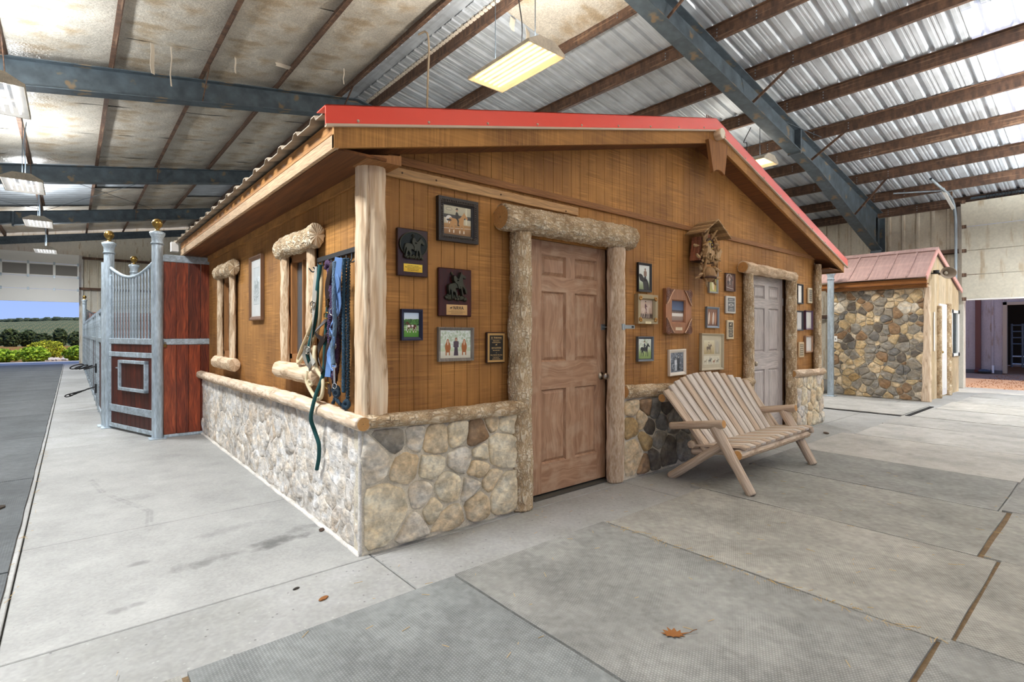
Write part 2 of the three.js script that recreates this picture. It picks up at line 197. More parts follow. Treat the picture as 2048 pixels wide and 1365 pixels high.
const MAT = {
  siding: S(0xe2d8c8, { map: T.siding, bumpMap: T.sidingB, bumpScale: .0012, roughness: .75 }),
  sidingDark: S(0x5c3c1e, { roughness: .9 }),
  trim: S(0xb87f4a, { map: T.grain, bumpMap: T.grainB, bumpScale: .001, roughness: .75 }),
  pine: S(0xf0bd80, { map: T.grain, bumpMap: T.grainB, bumpScale: .0006, roughness: .6 }),
  fasciaPale: S(0xf0cca4, { map: T.grain, bumpMap: T.grainB, bumpScale: .001, roughness: .75 }), fasciaOrange: S(0xd89a58, { map: T.grain, bumpMap: T.grainB, bumpScale: .001, roughness: .7 }), soffit: S(0x8a5528, { map: T.grain, roughness: .85 }),
  red: S(0xf24a34, { roughness: .36 }), cream: S(0xcdb8a0, { roughness: .6 }),
  bark: S(0xffffff, { map: T.bark, bumpMap: T.barkB, bumpScale: .012, roughness: .95 }),
  peel: S(0xffffff, { map: T.peel, bumpMap: T.peelB, bumpScale: .004, roughness: .85 }),
  peelPale: S(0xfffaf0, { map: T.peel, bumpMap: T.peelB, bumpScale: .004, roughness: .85 }),
  cut: S(0xf0d8b4, { map: T.rings, roughness: .85 }),
  greywood: S(0xffffff, { map: T.greywood, bumpMap: T.grainB, bumpScale: .0012, roughness: .85 }),
  greywood2: S(0xf0e2d2, { map: T.greywood, bumpMap: T.grainB, bumpScale: .0012, roughness: .85 }),
  bench: S(0xf2e6d8, { map: T.greywood, bumpMap: T.grainB, bumpScale: .0015, roughness: .85 }),
  door: S(0xfff8ee, { map: T.door, bumpMap: T.grainB, bumpScale: .0005, roughness: .55 }),
  doorSheen: S(0xe4dcdc, { map: T.grain, bumpMap: T.grainB, bumpScale: .0005, roughness: .4 }),  // second door: daylight sheen put into a paler colour
  concrete: S(0xc6c9cc, { map: T.concrete, bumpMap: T.concreteB, bumpScale: .0008, roughness: .72 }),
  joint: S(0x4a463f, { roughness: 1 }),
  mortar: S(0xf2ead8, { map: T.mortar, bumpMap: T.stoneB, bumpScale: .006, roughness: .95 }),
  mortarWhite: S(0xfbf8f4, { map: T.mortar, bumpMap: T.stoneB, bumpScale: .008, roughness: .95 }),
  galv: S(0xd8e2ea, { map: T.galv, roughness: .4, metalness: .3 }),
  brass: S(0xb08a48, { roughness: .3, metalness: .85, map: T.galv }),
  steelDark: S(0x5c666e, { map: T.galv, roughness: .55, metalness: .2 }), steelGrey: S(0xffffff, { map: T.steel, roughness: .55, metalness: .25 }),
  purlin: S(0xffffff, { map: T.rust, roughness: .7 }),
  sheet: S(0xf2f8ff, { map: T.sheet, roughness: .34, metalness: .15 }),
  insul: S(0xf4efe6, { map: T.insul, bumpMap: T.insulB, bumpScale: .012, roughness: .34 }),
  insulPaper: S(0xefe4d2, { roughness: .8, side: THREE.DoubleSide }),
  frp: S(0xf2f4f4, { transmission: .55, roughness: .95, thickness: 0, side: THREE.DoubleSide }),
  wallSide: S(0xfffaf0, { map: T.siding2, roughness: .6 }), wallWhite: S(0xf4f3f0, { map: T.siding2, roughness: .5 }),
  pinkWall: S(0xd88f78, { map: T.siding2, roughness: .7 }), odoor: S(0xe9e8e4, { roughness: .5 }), odoorR: S(0xefeee6, { map: T.siding2, roughness: .55 }),
  black: S(0x17171a, { roughness: .6 }), blackRubber: S(0x1c1c1d, { roughness: .85 }), chrome: S(0xd8d8d8, { roughness: .2, metalness: 1 }), nickel: S(0xa89c8c, { roughness: .28, metalness: 1 }), zinc: S(0xaab4bc, { roughness: .4, metalness: .8 }),
  white: S(0xf2f0ec, { roughness: .5 }), tube: S(0xffffff, { emissive: 0xffedc4, emissiveIntensity: 4 }), tubeCool: S(0xffffff, { emissive: 0xf2f8ff, emissiveIntensity: 4 }),
  lens: S(0xfff4e0, { transmission: .8, roughness: .3, thickness: 0, emissive: 0xffe8bc, emissiveIntensity: .75 }), lensCool: S(0xffffff, { transmission: .8, roughness: .2, thickness: 0, emissive: 0xe8f2ff, emissiveIntensity: .3 }), hood: S(0xe6dfd2, { roughness: .55, map: T.mortar }),
  glass: S(0xffffff, { transmission: 1, roughness: .02, thickness: 0, ior: 1.5 }), dimGlass: S(0xc8d2d8, { transmission: .9, roughness: .12, thickness: 0 }), dirtyPane: S(0x9a9690, { transmission: .35, roughness: .8, thickness: 0 }),
  cord: S(0x9a8a74, { roughness: .8 }), dirt: S(0x8a7458, { roughness: 1, map: T.mortar, bumpMap: T.stoneB, bumpScale: .01 }),
};
const STONE = { tan: 0xecd8b8, cream: 0xf6ead0, sand: 0xe0c8a0, pale: 0xf0e8da, grey: 0xa9a39a, brown: 0xa88a6c, dark: 0x7c746c, slate: 0x8a8784, ochre: 0xc8ac7e, white: 0xfaf5f0, ash: 0xe0dad4, rose: 0xe6dace };
for (const k in STONE) STONE[k] = S(STONE[k], { map: T.stone, bumpMap: T.stoneB, bumpScale: .012, roughness: .9 });
const matTints = [0xcdd2d4, 0xf0eee8, 0xe6e6e4, 0xfaf6ee].map((c) => S(c, { map: T.mat, bumpMap: T.matB, bumpScale: .0012, roughness: .85 }));
const matDaylit = [0xdedfdf, 0xd2d3d3, 0xe4e4e2].map((c) => S(c, { map: T.concrete, bumpMap: T.matB, bumpScale: .0012, roughness: .8 }));  // mats toward the right doorway, its daylight put into a paler tint
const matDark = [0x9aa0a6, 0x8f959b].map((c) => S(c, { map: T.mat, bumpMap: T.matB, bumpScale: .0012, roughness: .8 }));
const stallWood = [0xffffff, 0xe0d0c8, 0xfff0e0, 0xc8b8b0].map((c) => S(c, { map: T.stall, bumpMap: T.grainB, bumpScale: .0006, roughness: .5 }));
const stallDark = [0x9a8078, 0x88706c, 0xa88c80].map((c) => S(c, { map: T.stall, bumpMap: T.grainB, bumpScale: .0006, roughness: .55 }));

// ---------------------------------------------------------------- stone facing: power diagram cells, one mesh a stone
function cells(sites, x0, x1, y0, y1) {
  return sites.map((s, i) => {
    let P = [[x0, y0], [x1, y0], [x1, y1], [x0, y1]];
    sites.forEach((t, j) => {
      if (i === j || !P.length) return;
      const dx = t.x - s.x, dy = t.y - s.y, c = (t.x * t.x + t.y * t.y - s.x * s.x - s.y * s.y - (t.w ?? 0) + (s.w ?? 0)) / 2, f = (p) => dx * p[0] + dy * p[1] - c, Q = [];
      for (let k = 0; k < P.length; k++) { const a = P[k], b = P[(k + 1) % P.length], fa = f(a), fb = f(b); if (fa <= 0) Q.push(a); if (fa * fb < 0) { const q = fa / (fa - fb); Q.push([mix(a[0], b[0], q), mix(a[1], b[1], q)]); } }
      P = Q;
    });
    return P;
  });
}
function stoneGeo(P, gap, h, rough, sd, map) {       // map(x, y, depth) -> world
  const cx = P.reduce((a, p) => a + p[0], 0) / P.length, cy = P.reduce((a, p) => a + p[1], 0) / P.length;
  let Q = P.map(([x, y]) => { const d = Math.hypot(x - cx, y - cy), k = Math.max(.4, 1 - gap / Math.max(d, gap)); return [cx + (x - cx) * k, cy + (y - cy) * k]; });
  for (let it = 0; it < 1; it++) { const R = []; for (let i = 0; i < Q.length; i++) { const a = Q[i], b = Q[(i + 1) % Q.length]; if (it && Math.hypot(a[0] - b[0], a[1] - b[1]) < .02) { R.push([(a[0] + b[0]) / 2, (a[1] + b[1]) / 2]); continue; } const e = rr(.1, .2), f = rr(.1, .2), bow = rr(-.03, .07); R.push([mix(a[0], b[0], e), mix(a[1], b[1], e)], [(a[0] + b[0]) / 2 + (b[1] - a[1]) * bow, (a[1] + b[1]) / 2 - (b[0] - a[0]) * bow], [mix(a[0], b[0], 1 - f), mix(a[1], b[1], 1 - f)]); } Q = R; }
  const n = Q.length, pos = [], uv = [], idx = [], prof = [[1.03, -.012, 0], [1, h * .5, .15], [.95, h * .95, .4], [.66, h * 1.0, 1], [.3, h * 1.02, 1]];
  const push = (x, y, d) => { const w = map(x, y, d); pos.push(w[0], w[1], w[2]); uv.push(x / .45 + sd, y / .45 + sd * 1.7); };
  for (const [k, d, nz] of prof) for (let i = 0; i < n; i++) { const wob = 1 + .05 * n3(Q[i][0] * 22, Q[i][1] * 22, sd), x = cx + (Q[i][0] - cx) * k * wob, y = cy + (Q[i][1] - cy) * k * wob; push(x, y, d + rough * nz * (n3(x * 9, y * 9, sd) + .6 * n3(x * 21, y * 21, sd + 5))); }
  push(cx, cy, h * 1.05 + rough * n3(cx * 9, cy * 9, sd));
  for (let r = 0; r < prof.length - 1; r++) for (let i = 0; i < n; i++) { const a = r * n + i, b = r * n + (i + 1) % n; idx.push(a, b, b + n, a, b + n, a + n); }
  const L = (prof.length - 1) * n, c = prof.length * n; for (let i = 0; i < n; i++) idx.push(L + i, L + (i + 1) % n, c);
  const g = new THREE.BufferGeometry(); g.setAttribute('position', new THREE.Float32BufferAttribute(pos, 3)); g.setAttribute('uv', new THREE.Float32BufferAttribute(uv, 2)); g.setIndex(idx); g.computeVertexNormals(); return g;
}
function scatterSites(x0, x1, y0, y1, step, wv, ax = 1, ay = 1) { const out = []; let row = 0; for (let y = y0 + step * ay * .4; y < y1; y += step * ay * .9) { row++; for (let x = x0 + step * ax * (row % 2 ? .3 : .75); x < x1 + step * .2; x += step * ax) out.push({ x: x + rr(-.34, .34) * step * ax, y: y + rr(-.34, .34) * step * ay, w: rr(-wv, wv) * step * step }); } return out; }
function stones(parent, sites, rect, o) { const { gap = .012, h = .03, rough = .012, tint, map } = o; cells(sites, ...rect).forEach((P, i) => { if (P.length < 3) return; let A = 0; P.forEach((p, k) => { const q = P[(k + 1) % P.length]; A += p[0] * q[1] - q[0] * p[1]; }); if (A < .0016) return; mesh('stone', stoneGeo(P, gap, h * rr(.7, 1.2), rough, rnd() * 50, map), tint(sites[i], i), parent); }); }

// ---------------------------------------------------------------- the barn: floor, roof, walls
const XR = 3.335, XL = -8.28, XE = 14.95, ZB = -26, ZF = 8.5, PITCH = .169;
const yb = (x) => 6.2517 - PITCH * Math.abs(x - XR);          // underside of the purlins
const FRAMES = [5.1, -1.3, -7.75, -14.2, -20.4];

// the three slabs beside the stone side wall carry the photograph's own scuffs, drips and smudges
T.stained = (() => {
  const blobs = [[-.29, -.55, .17, .07, .3], [-.37, -.5, .1, .05, .28], [-.06, -.66, .14, .06, .16], [-.72, -.5, .13, .06, .22], [-.61, -.52, .12, .05, .16], [-1.0, -.72, .05, .03, .2], [-1.13, -.17, .05, .03, .16], [-1.06, -.18, .05, .025, .14], [-.5, -.95, .2, .07, .1], [-.9, -2.2, .2, .1, .07]], arc = [[-1.17, -3.05], [-1.1, -2.5], [-.93, -1.96], [-.86, -1.74], [-.9, -1.35], [-.93, -1.25]];
  return tex(512, (u, v) => {
    const x = -1.53 + u * 1.58, z = -4.9 + v * 4.95, a = fbm(u, v, 3, 8, 5, 301), b = fbm(u, v, 12, 36, 4, 303), f = fbm(u, v, 130, 400, 2, 305), e = fbm(u, v, 24, 70, 4, 307); let k = .80 + .14 * (a - .5) + .1 * (b - .5) + .08 * (f - .5), o = 0;
    for (const [bx, bz, rx, rz, s] of blobs) { const d = Math.hypot((x - bx) / rx, (z - bz) / rz) + (e - .5) * 1.6; o = Math.max(o, .75 * s * ss(1.25, .2, d)); }
    let m = 9; for (let i = 0; i < arc.length - 1; i++) { const [ax, az] = arc[i], [cx, cz] = arc[i + 1], t = clamp(((x - ax) * (cx - ax) + (z - az) * (cz - az)) / ((cx - ax) ** 2 + (cz - az) ** 2)); m = Math.min(m, Math.abs(Math.hypot(x - ax - t * (cx - ax), z - az - t * (cz - az)) - .012)); } k -= .07 * ss(.016, .004, m) * ss(.35, .6, e);
    if (hash(Math.floor(u * 512), Math.floor(v * 1536), 5) < .0015) k -= .25; k -= o; return [k, k * .985, k * .955];
  }, true, 1536);
})();
MAT.stained = S(0xc6c9cc, { map: T.stained, bumpMap: T.concreteB, bumpScale: .0008, roughness: .72 });
function stainUV(g) { const p = g.attributes.position, uv = g.attributes.uv; for (let i = 0; i < p.count; i++) uv.setXY(i, (p.getX(i) + 1.53) / 1.58, (p.getZ(i) + 4.9) / 4.95); return g; }
{ // concrete floor in poured slabs with sawn joints
  const floor = structure('floor', 'pale grey concrete barn floor with sawn joints', 'floor');
  mesh('sub_base', box(XL - .3, XE + .3, -.25, -.03, ZB - .3, ZF + .3, 1), MAT.joint, floor);
  const xs = [XL, -4.9, -1.53, .05, 2.4, 4.75, 7.1, 9.45, 11.8, XE + .25], zs = [ZB - .25, -22.1, -18.7, -15.2, -11.8, -8.35, -4.9, -1.38, .05, 2.5, 5.2, ZF + .25];
  for (let i = 0; i < xs.length - 1; i++) for (let j = 0; j < zs.length - 1; j++) {
    const x0 = xs[i], x1 = xs[i + 1], z0 = zs[j], z1 = zs[j + 1], g = .004;
    const near = i === 2 && z1 <= .06 && z0 > -5;
    mesh('concrete_slab', near ? stainUV(bev(x0 + g, x1 - g, -.05, 0, z0 + g, z1 - g, .004, 4)) : bev(x0 + g, x1 - g, -.05, 0, z0 + g, z1 - g, .004, 4), near ? MAT.stained : MAT.concrete, floor);
  }
}
{ // roof
  const C = structure('ceiling', 'metal barn roof with rust brown purlins and grey steel rafters', 'ceiling');
  // purlins: z sections, one long mesh each
  const zc = (x, y, side, z0, z1) => join([box(x - .004, x + .004, y, y + .2, z0, z1, 1.1, { swap: true }), box(x - (side > 0 ? 0 : .065), x + (side > 0 ? .065 : 0), y, y + .007, z0, z1, 1.1), box(x - (side > 0 ? .065 : 0), x + (side > 0 ? 0 : .065), y + .193, y + .2, z0, z1, 1.1)]);
  for (const s of [-1, 1]) for (let i = 0; i < 10; i++) {
    const x = i === 9 ? (s > 0 ? XE - .12 : XL + .12) : XR + s * (.365 + 1.25 * i);
    mesh('purlin', zc(x, yb(x), s, ZB, ZF), MAT.purlin, C);
    if (s > 0) { // rows of bolts where the purlins lap over the frames
      const b = []; for (const fz of FRAMES) for (const dz of [-.75, -.15, .15, .75]) for (const dy of [.05, .1, .15]) if (fz > -9 && i > 0) b.push(box(x - .012, x - .004, yb(x) + dy - .008, yb(x) + dy + .008, fz + dz - .008, fz + dz + .008, 1));
      if (b.length) { const m = mesh('purlin_bolts', join(b), MAT.zinc, C); m.userData.kind = 'stuff'; }
    }
  }
  // rafters: tapered I sections, flange braces, columns
  const dep = (x) => { const d = Math.abs(x - XR); return d < 6.1 ? mix(.36, .42, d / 6.1) : mix(.36, .98, ss(0, 1, (d - 6.1) / 5.4) * .35 + .65 * (d - 6.1) / 5.4); };
  for (const z of FRAMES) for (const s of [-1, 1]) {
    const mat = MAT.steelGrey, xe = s > 0 ? XE - .45 : XL + .45, parts = [];
    for (const [d0, d1] of [[0, 6.05], [6.1, Math.abs(xe - XR)]]) {
      const xa = XR + s * d0, xb = XR + s * d1, N = 6, top = [], bot = [];
      for (let k = 0; k <= N; k++) { const x = mix(xa, xb, k / N); top.push([x, yb(x)]); bot.push([x, yb(x) - dep(x)]); }
      let poly = top.concat(bot.slice().reverse()); if (s > 0) poly = poly.reverse();
      parts.push(prism(poly, z - .006, z + .006, 1.3));
      for (let k = 0; k < N; k++) for (const [a, b] of [[top[k], top[k + 1]], [bot[k], bot[k + 1]]]) parts.push(bar([a[0], a[1], z], [b[0], b[1], z], .016, .24, 1.3, V(0, 0, 1)));
    }
    const sx = XR + s * 6.075; parts.push(box(sx - .03, sx + .03, yb(sx) - .46, yb(sx), z - .12, z + .12, 1));
    const r = mesh('rafter', join(parts), mat, C);
    for (const i of (s > 0 ? [1, 3, 5, 7] : [0, 2, 4, 6])) { const x = XR + s * (.365 + 1.25 * i), y = yb(x); for (const q of (s > 0 ? [1] : [1, -1])) mesh('flange_brace', bar([x, y - dep(x) + .02, z + q * .1], [x, y + .04, z + q * .75], .045, .012, 1, V(1, 0, 0)), MAT.purlin, r); }
    const cx = s > 0 ? XE - .42 : XL + .42, cy = yb(cx) - .1; 
    mesh('column', join([box(cx - .15, cx + .15, 0, cy, z - .006, z + .006, 1.3), box(cx - .16, cx - .145, 0, cy - .85, z - .12, z + .12, 1.3), box(cx + .145, cx + .16, 0, cy, z - .12, z + .12, 1.3)]), MAT.steelGrey, r);
  }
  // roof sheets, each with its own ribs, running from ridge to eave
  const sheetGeo = (s, z0, w, x0, x1) => {
    const prof = [[0, 0]]; for (let k = 0; k < 3; k++) { const c = (k + .5) / 3 * w; prof.push([c - .05, 0], [c - .022, .046], [c + .022, .046], [c + .05, 0], [c + .1, 0], [c + .11, .006], [c + .13, .006], [c + .14, 0], [c + .16, .0], [c + .17, .006], [c + .19, .006], [c + .2, 0]); }
    const P = prof.filter((p) => p[0] <= w); P.push([w, 0]);
    const pos = [], idx = [], uv = []; P.forEach(([z, h]) => { for (const x of [x0, x1]) { pos.push(x, yb(x) + .203 + h, z0 + z); uv.push(z / 1.2 + z0, x / 3); } });
    for (let k = 0; k < P.length - 1; k++) { const a = k * 2; idx.push(a, a + 1, a + 2, a + 2, a + 1, a + 3); }
    const g = new THREE.BufferGeometry(); g.setAttribute('position', new THREE.Float32BufferAttribute(pos, 3)); g.setAttribute('uv', new THREE.Float32BufferAttribute(uv, 2)); g.setIndex(idx); const q = g.toNonIndexed(); q.computeVertexNormals(); return q;
  };
  const W = .914, n = Math.floor((ZF - ZB) / W) + 1;
  for (let k = 0; k < n; k++) {
    const z = ZB + k * W, sky = z > .8 && z < 1.7;
    mesh('roof_sheet', sheetGeo(-1, z, W, XL - .3, XR - .12), MAT.sheet, C);
    if (!sky) mesh('roof_sheet', sheetGeo(1, z, W, XR + .12, XE + .3), MAT.sheet, C);
    else { mesh('roof_sheet', sheetGeo(1, z, W, XR + .12, 7.95), MAT.sheet, C); mesh('skylight_panel', sheetGeo(1, z, W, 7.9, 12.6), MAT.frp, C, 'milky translucent skylight sheet'); mesh('roof_sheet', sheetGeo(1, z, W, 12.55, XE + .3), MAT.sheet, C); }
  }
  mesh('ridge_cap', join([prism([[XR - .36, yb(XR) + .16], [XR, yb(XR) + .235], [XR + .36, yb(XR) + .16], [XR + .36, yb(XR) + .17], [XR, yb(XR) + .245], [XR - .36, yb(XR) + .17]], ZB, ZF, 1.5)]), MAT.sheet, C);
  { const b = []; for (let z = ZB; z < 4; z += .102) b.push(box(XR + .3, XR + .38, yb(XR) + .11, yb(XR) + .15 + .012 * Math.sin(z * 20), z, z + .07, 1)); const m = mesh('closure_strip', join(b), MAT.insulPaper, C); m.userData.kind = 'stuff'; }
  // insulation blankets: one panel for each bay and strip, sagging between the purlins
  const seams = [ZF, 6.6, 4.7, 2.8, .9, -1, -2.9, -4.8, -6.8, -8.3, -9.9, -11.8, -13.75, -14.6, -16, -17.4, -18.8, -20.3, -22, -23.7, ZB];
  const blanket = (x0, x1, z0, z1, sag) => {
    const N = 8, g = new THREE.PlaneGeometry(1, 1, N, N), p = g.attributes.position, uv = g.attributes.uv, sd = rnd() * 40;
    for (let i = 0; i < p.count; i++) { const a = p.getX(i) + .5, b = p.getY(i) + .5, x = mix(x0, x1, a), z = mix(z0, z1, b), e = Math.sin(Math.PI * a); const y = yb(x) + .17 - sag * (e * .5 + .5) * Math.sin(Math.PI * b) - .008 - .018 * (n3(x * 2.4 + sd, z * 2.4, 1) + .5); p.setXYZ(i, x, y, z); uv.setXY(i, x / 1.3, z / 1.3); }
    g.computeVertexNormals(); return g;
  };
  for (let i = 0; i < 9; i++) for (let j = 0; j < seams.length - 1; j++) {
    const xa = XR - (.365 + 1.25 * i) - .006, xb = Math.max(XL + .02, xa - 1.25 + .012), bare = (j === 14 && i !== 1) || (j === 15 && (i > 2 || i === 0)) || (j === 16 && i > 2) || (j === 13 && i > 2);
    if (!bare && xa > -7) mesh('insulation_panel', blanket(xa, xb, seams[j], seams[j + 1], rr(.01, .05)), MAT.insul, C);
  }
  mesh('insulation_panel', blanket(4.95 - .006, 3.7 + .012, ZF, -1.1, .03), MAT.insul, C); mesh('insulation_panel', blanket(4.95 - .006, 3.7 + .012, -1.1, -3.35, .05), MAT.insul, C, 'torn insulation panel above the hanging lamp');
  const shred = (pts, w) => { const s = new THREE.Shape(); const L = pts.map(([x, y]) => [x - w / 2 * rr(.6, 1.2), y]), R = pts.map(([x, y]) => [x + w / 2 * rr(.6, 1.2), y]).reverse(); return prism(L.concat(R), -.002, .002, 1); };
  const hang = (x, z, L, w, ry) => { const g = shred([[0, 0], [.01, -L * .3], [-.015, -L * .7], [.005, -L]], w); g.rotateY(ry); g.translate(x, yb(x) + .14, z); mesh('loose_facing', g, MAT.insulPaper, C, 'strip of torn insulation facing hanging down'); };
  hang(-.34, -6.83, .46, .075, .7); hang(-.1, -6.83, .62, .022, .5); hang(.82, -6.86, .26, .05, .9); hang(2.6, -6.6, .3, .02, .4); hang(4.35, -3.4, .42, .2, .5); hang(4.6, -3.42, .3, .12, 1.1); hang(1.6, -6.83, .07, .3, .0); hang(4.02, -3.38, .2, .12, .2);
  // a spray of wire between the frames
  for (const [a, b] of [[[-2, yb(-2) - .02, -14.4], [1, yb(1) - .02, -20.2]], [[1, yb(1) - .02, -14.4], [-2, yb(-2) - .02, -20.2]], [[-5, yb(-5), -14.4], [-2, yb(-2), -20.2]], [[8.7, yb(8.7) - .01, -1.4], [9.9, yb(9.9) - .01, -1.0]]]) mesh('brace_cable', rod(a, b, .007, 5), MAT.steelDark, C);
}
// ribbed wall sheets
function wallSheets(parent, axis, at0, from, to, y0, y1, mat, inward) {
  const W = .914, n = Math.max(1, Math.round((to - from) / W)), w = (to - from) / n;
  for (let k = 0; k < n; k++) {
    const a = from + k * w, P = [[0, 0]]; for (let q = 0; q < 3; q++) { const c = (q + .5) * w / 3; P.push([c - .045, 0], [c - .02, .03], [c + .02, .03], [c + .045, 0]); } P.push([w, 0]);
    const pos = [], idx = [], uv = []; P.forEach(([s, h]) => { for (const y of [y0, y1]) { const d = at0 - inward * (.03 - h); if (axis === 'x') pos.push(d, y, a + s); else pos.push(a + s, y, d); uv.push((a + s) / 1.5, y / 1.5); } });
    for (let i = 0; i < P.length - 1; i++) { const b = i * 2; idx.push(b, b + 1, b + 2, b + 2, b + 1, b + 3); }
    const g = new THREE.BufferGeometry(); g.setAttribute('position', new THREE.Float32BufferAttribute(pos, 3)); g.setAttribute('uv', new THREE.Float32BufferAttribute(uv, 2)); g.setIndex(idx); const q = g.toNonIndexed(); q.computeVertexNormals(); mesh('wall_sheet', q, mat, parent);
  }
}
{ // right wall with the half open overhead doorway
  const w = structure('wall_right', 'cream ribbed metal barn wall with dark girts', 'wall');
  const z0 = .28, z1 = 4.6;
  mesh('outer_skin', join([box(XE + .09, XE + .14, 0, 4.6, ZB, z0, 1), box(XE + .09, XE + .14, 4.3, 4.6, z0, z1, 1), box(XE + .09, XE + .14, 0, 4.6, z1, ZF, 1)]), MAT.wallWhite, w);
  wallSheets(w, 'x', XE + .03, ZB, z0 - .1, 0, 4.45, MAT.wallSide, -1); wallSheets(w, 'x', XE + .03, z1 + .1, ZF, 0, 4.45, MAT.wallSide, -1);
  for (const [y, a, b] of [[3.2, ZB, z0 - .02], [1.7, ZB, z0 - .02], [3.2, z1 + .02, ZF], [1.7, z1 + .02, ZF]]) mesh('girt', join([box(XE - .19, XE - .01, y, y + .012, a, b, 1), box(XE - .19, XE - .18, y, y + .1, a, b, 1)]), MAT.purlin, w);
  for (const z of [z0, z1]) mesh('door_jamb', bev(XE - .12, XE + .13, 0, 4.35, z - .06, z + .06, .006), MAT.wallWhite, w);
  mesh('door_header', bev(XE - .1, XE + .1, 4.35, 4.5, z0 - .06, z1 + .06, .006), MAT.trim, w);
}
{ // left wall, out of the picture, with a wide doorway to the yard
  const w = structure('wall_left', 'cream ribbed metal barn wall on the far side of the aisle', 'wall');
  const z0 = -1.5, z1 = 5.5, h = 3.9;
  mesh('outer_skin', join([box(XL - .14, XL - .09, 0, 4.6, ZB, z0, 1), box(XL - .14, XL - .09, h, 4.6, z0, z1, 1), box(XL - .14, XL - .09, 0, 4.6, z1, ZF, 1)]), MAT.wallWhite, w);
  wallSheets(w, 'x', XL - .03, ZB, z0, 0, 4.45, MAT.wallSide, 1); wallSheets(w, 'x', XL - .03, z1, ZF, 0, 4.45, MAT.wallSide, 1);
  for (const z of [z0, z1]) mesh('door_jamb', box(XL - .13, XL + .1, 0, h, z - .06, z + .06, 1), MAT.wallWhite, w);
}
const gableTop = (x) => yb(x) + .2;
{ // far end wall with the overhead doorway of the aisle
  const w = structure('wall_back', 'stained ribbed metal end wall of the barn above the stalls', 'wall');
  const d0 = -5.2, d1 = -1.05, h = 4.6;
  const skin = (x0, x1, y0) => prism(x0 < XR && x1 > XR ? [[x0, y0], [x1, y0], [x1, gableTop(x1)], [XR, gableTop(XR)], [x0, gableTop(x0)]] : [[x0, y0], [x1, y0], [x1, gableTop(x1)], [x0, gableTop(x0)]], ZB - .16, ZB - .1, 1);
  mesh('outer_skin', join([skin(XL, d0, 0), skin(d0, d1, h), skin(d1, XE, 0)]), MAT.wallSide, w);
  wallSheets(w, 'z', ZB - .03, d1 + .16, XE, 0, 4.7, MAT.wallSide, 1); wallSheets(w, 'z', ZB - .03, XL, d0 - .1, 0, 4.7, MAT.wallSide, 1);
  wallSheets(w, 'z', ZB - .0, d1 + .2, 3, 0, 2.2, MAT.pinkWall, 1);
  wallSheets(w, 'z', ZB - .01, d1 + .2, 3, 2.2, 3.14, MAT.wallWhite, 1);
  mesh('girt', box(d1, XE, 3.14, 3.24, ZB, ZB + .12, 1), MAT.purlin, w); mesh('girt', box(d1 + .1, XE, 4.45, 4.55, ZB, ZB + .12, 1), MAT.purlin, w);
  mesh('end_rafter', join([bar([XL, yb(XL) - .15, ZB + .15], [XR, yb(XR) - .15, ZB + .15], .3, .1, 1, V(0, 0, 1)), bar([XR, yb(XR) - .15, ZB + .15], [XE, yb(XE) - .15, ZB + .15], .3, .1, 1, V(0, 0, 1))]), MAT.steelDark, w);
  for (const x of [d0, d1]) mesh('door_jamb', bev(x - (x < -3 ? .14 : 0), x + (x < -3 ? 0 : .14), 0, h, ZB - .13, ZB + .04, .006), MAT.wallWhite, w);
}
{ // end wall behind the camera with its doorway
  const w = structure('wall_front', 'ribbed metal end wall behind the viewer with a wide doorway', 'wall');
  const d0 = -1, d1 = 5.5, h = 4.4, skin = (x0, x1, y0) => prism(x0 < XR && x1 > XR ? [[x0, y0], [x1, y0], [x1, gableTop(x1)], [XR, gableTop(XR)], [x0, gableTop(x0)]] : [[x0, y0], [x1, y0], [x1, gableTop(x1)], [x0, gableTop(x0)]], ZF, ZF + .08, 1);
  mesh('wall_skin', join([skin(XL, d0, 0), skin(d0, d1, h), skin(d1, XE, 0)]), MAT.wallSide, w);
}
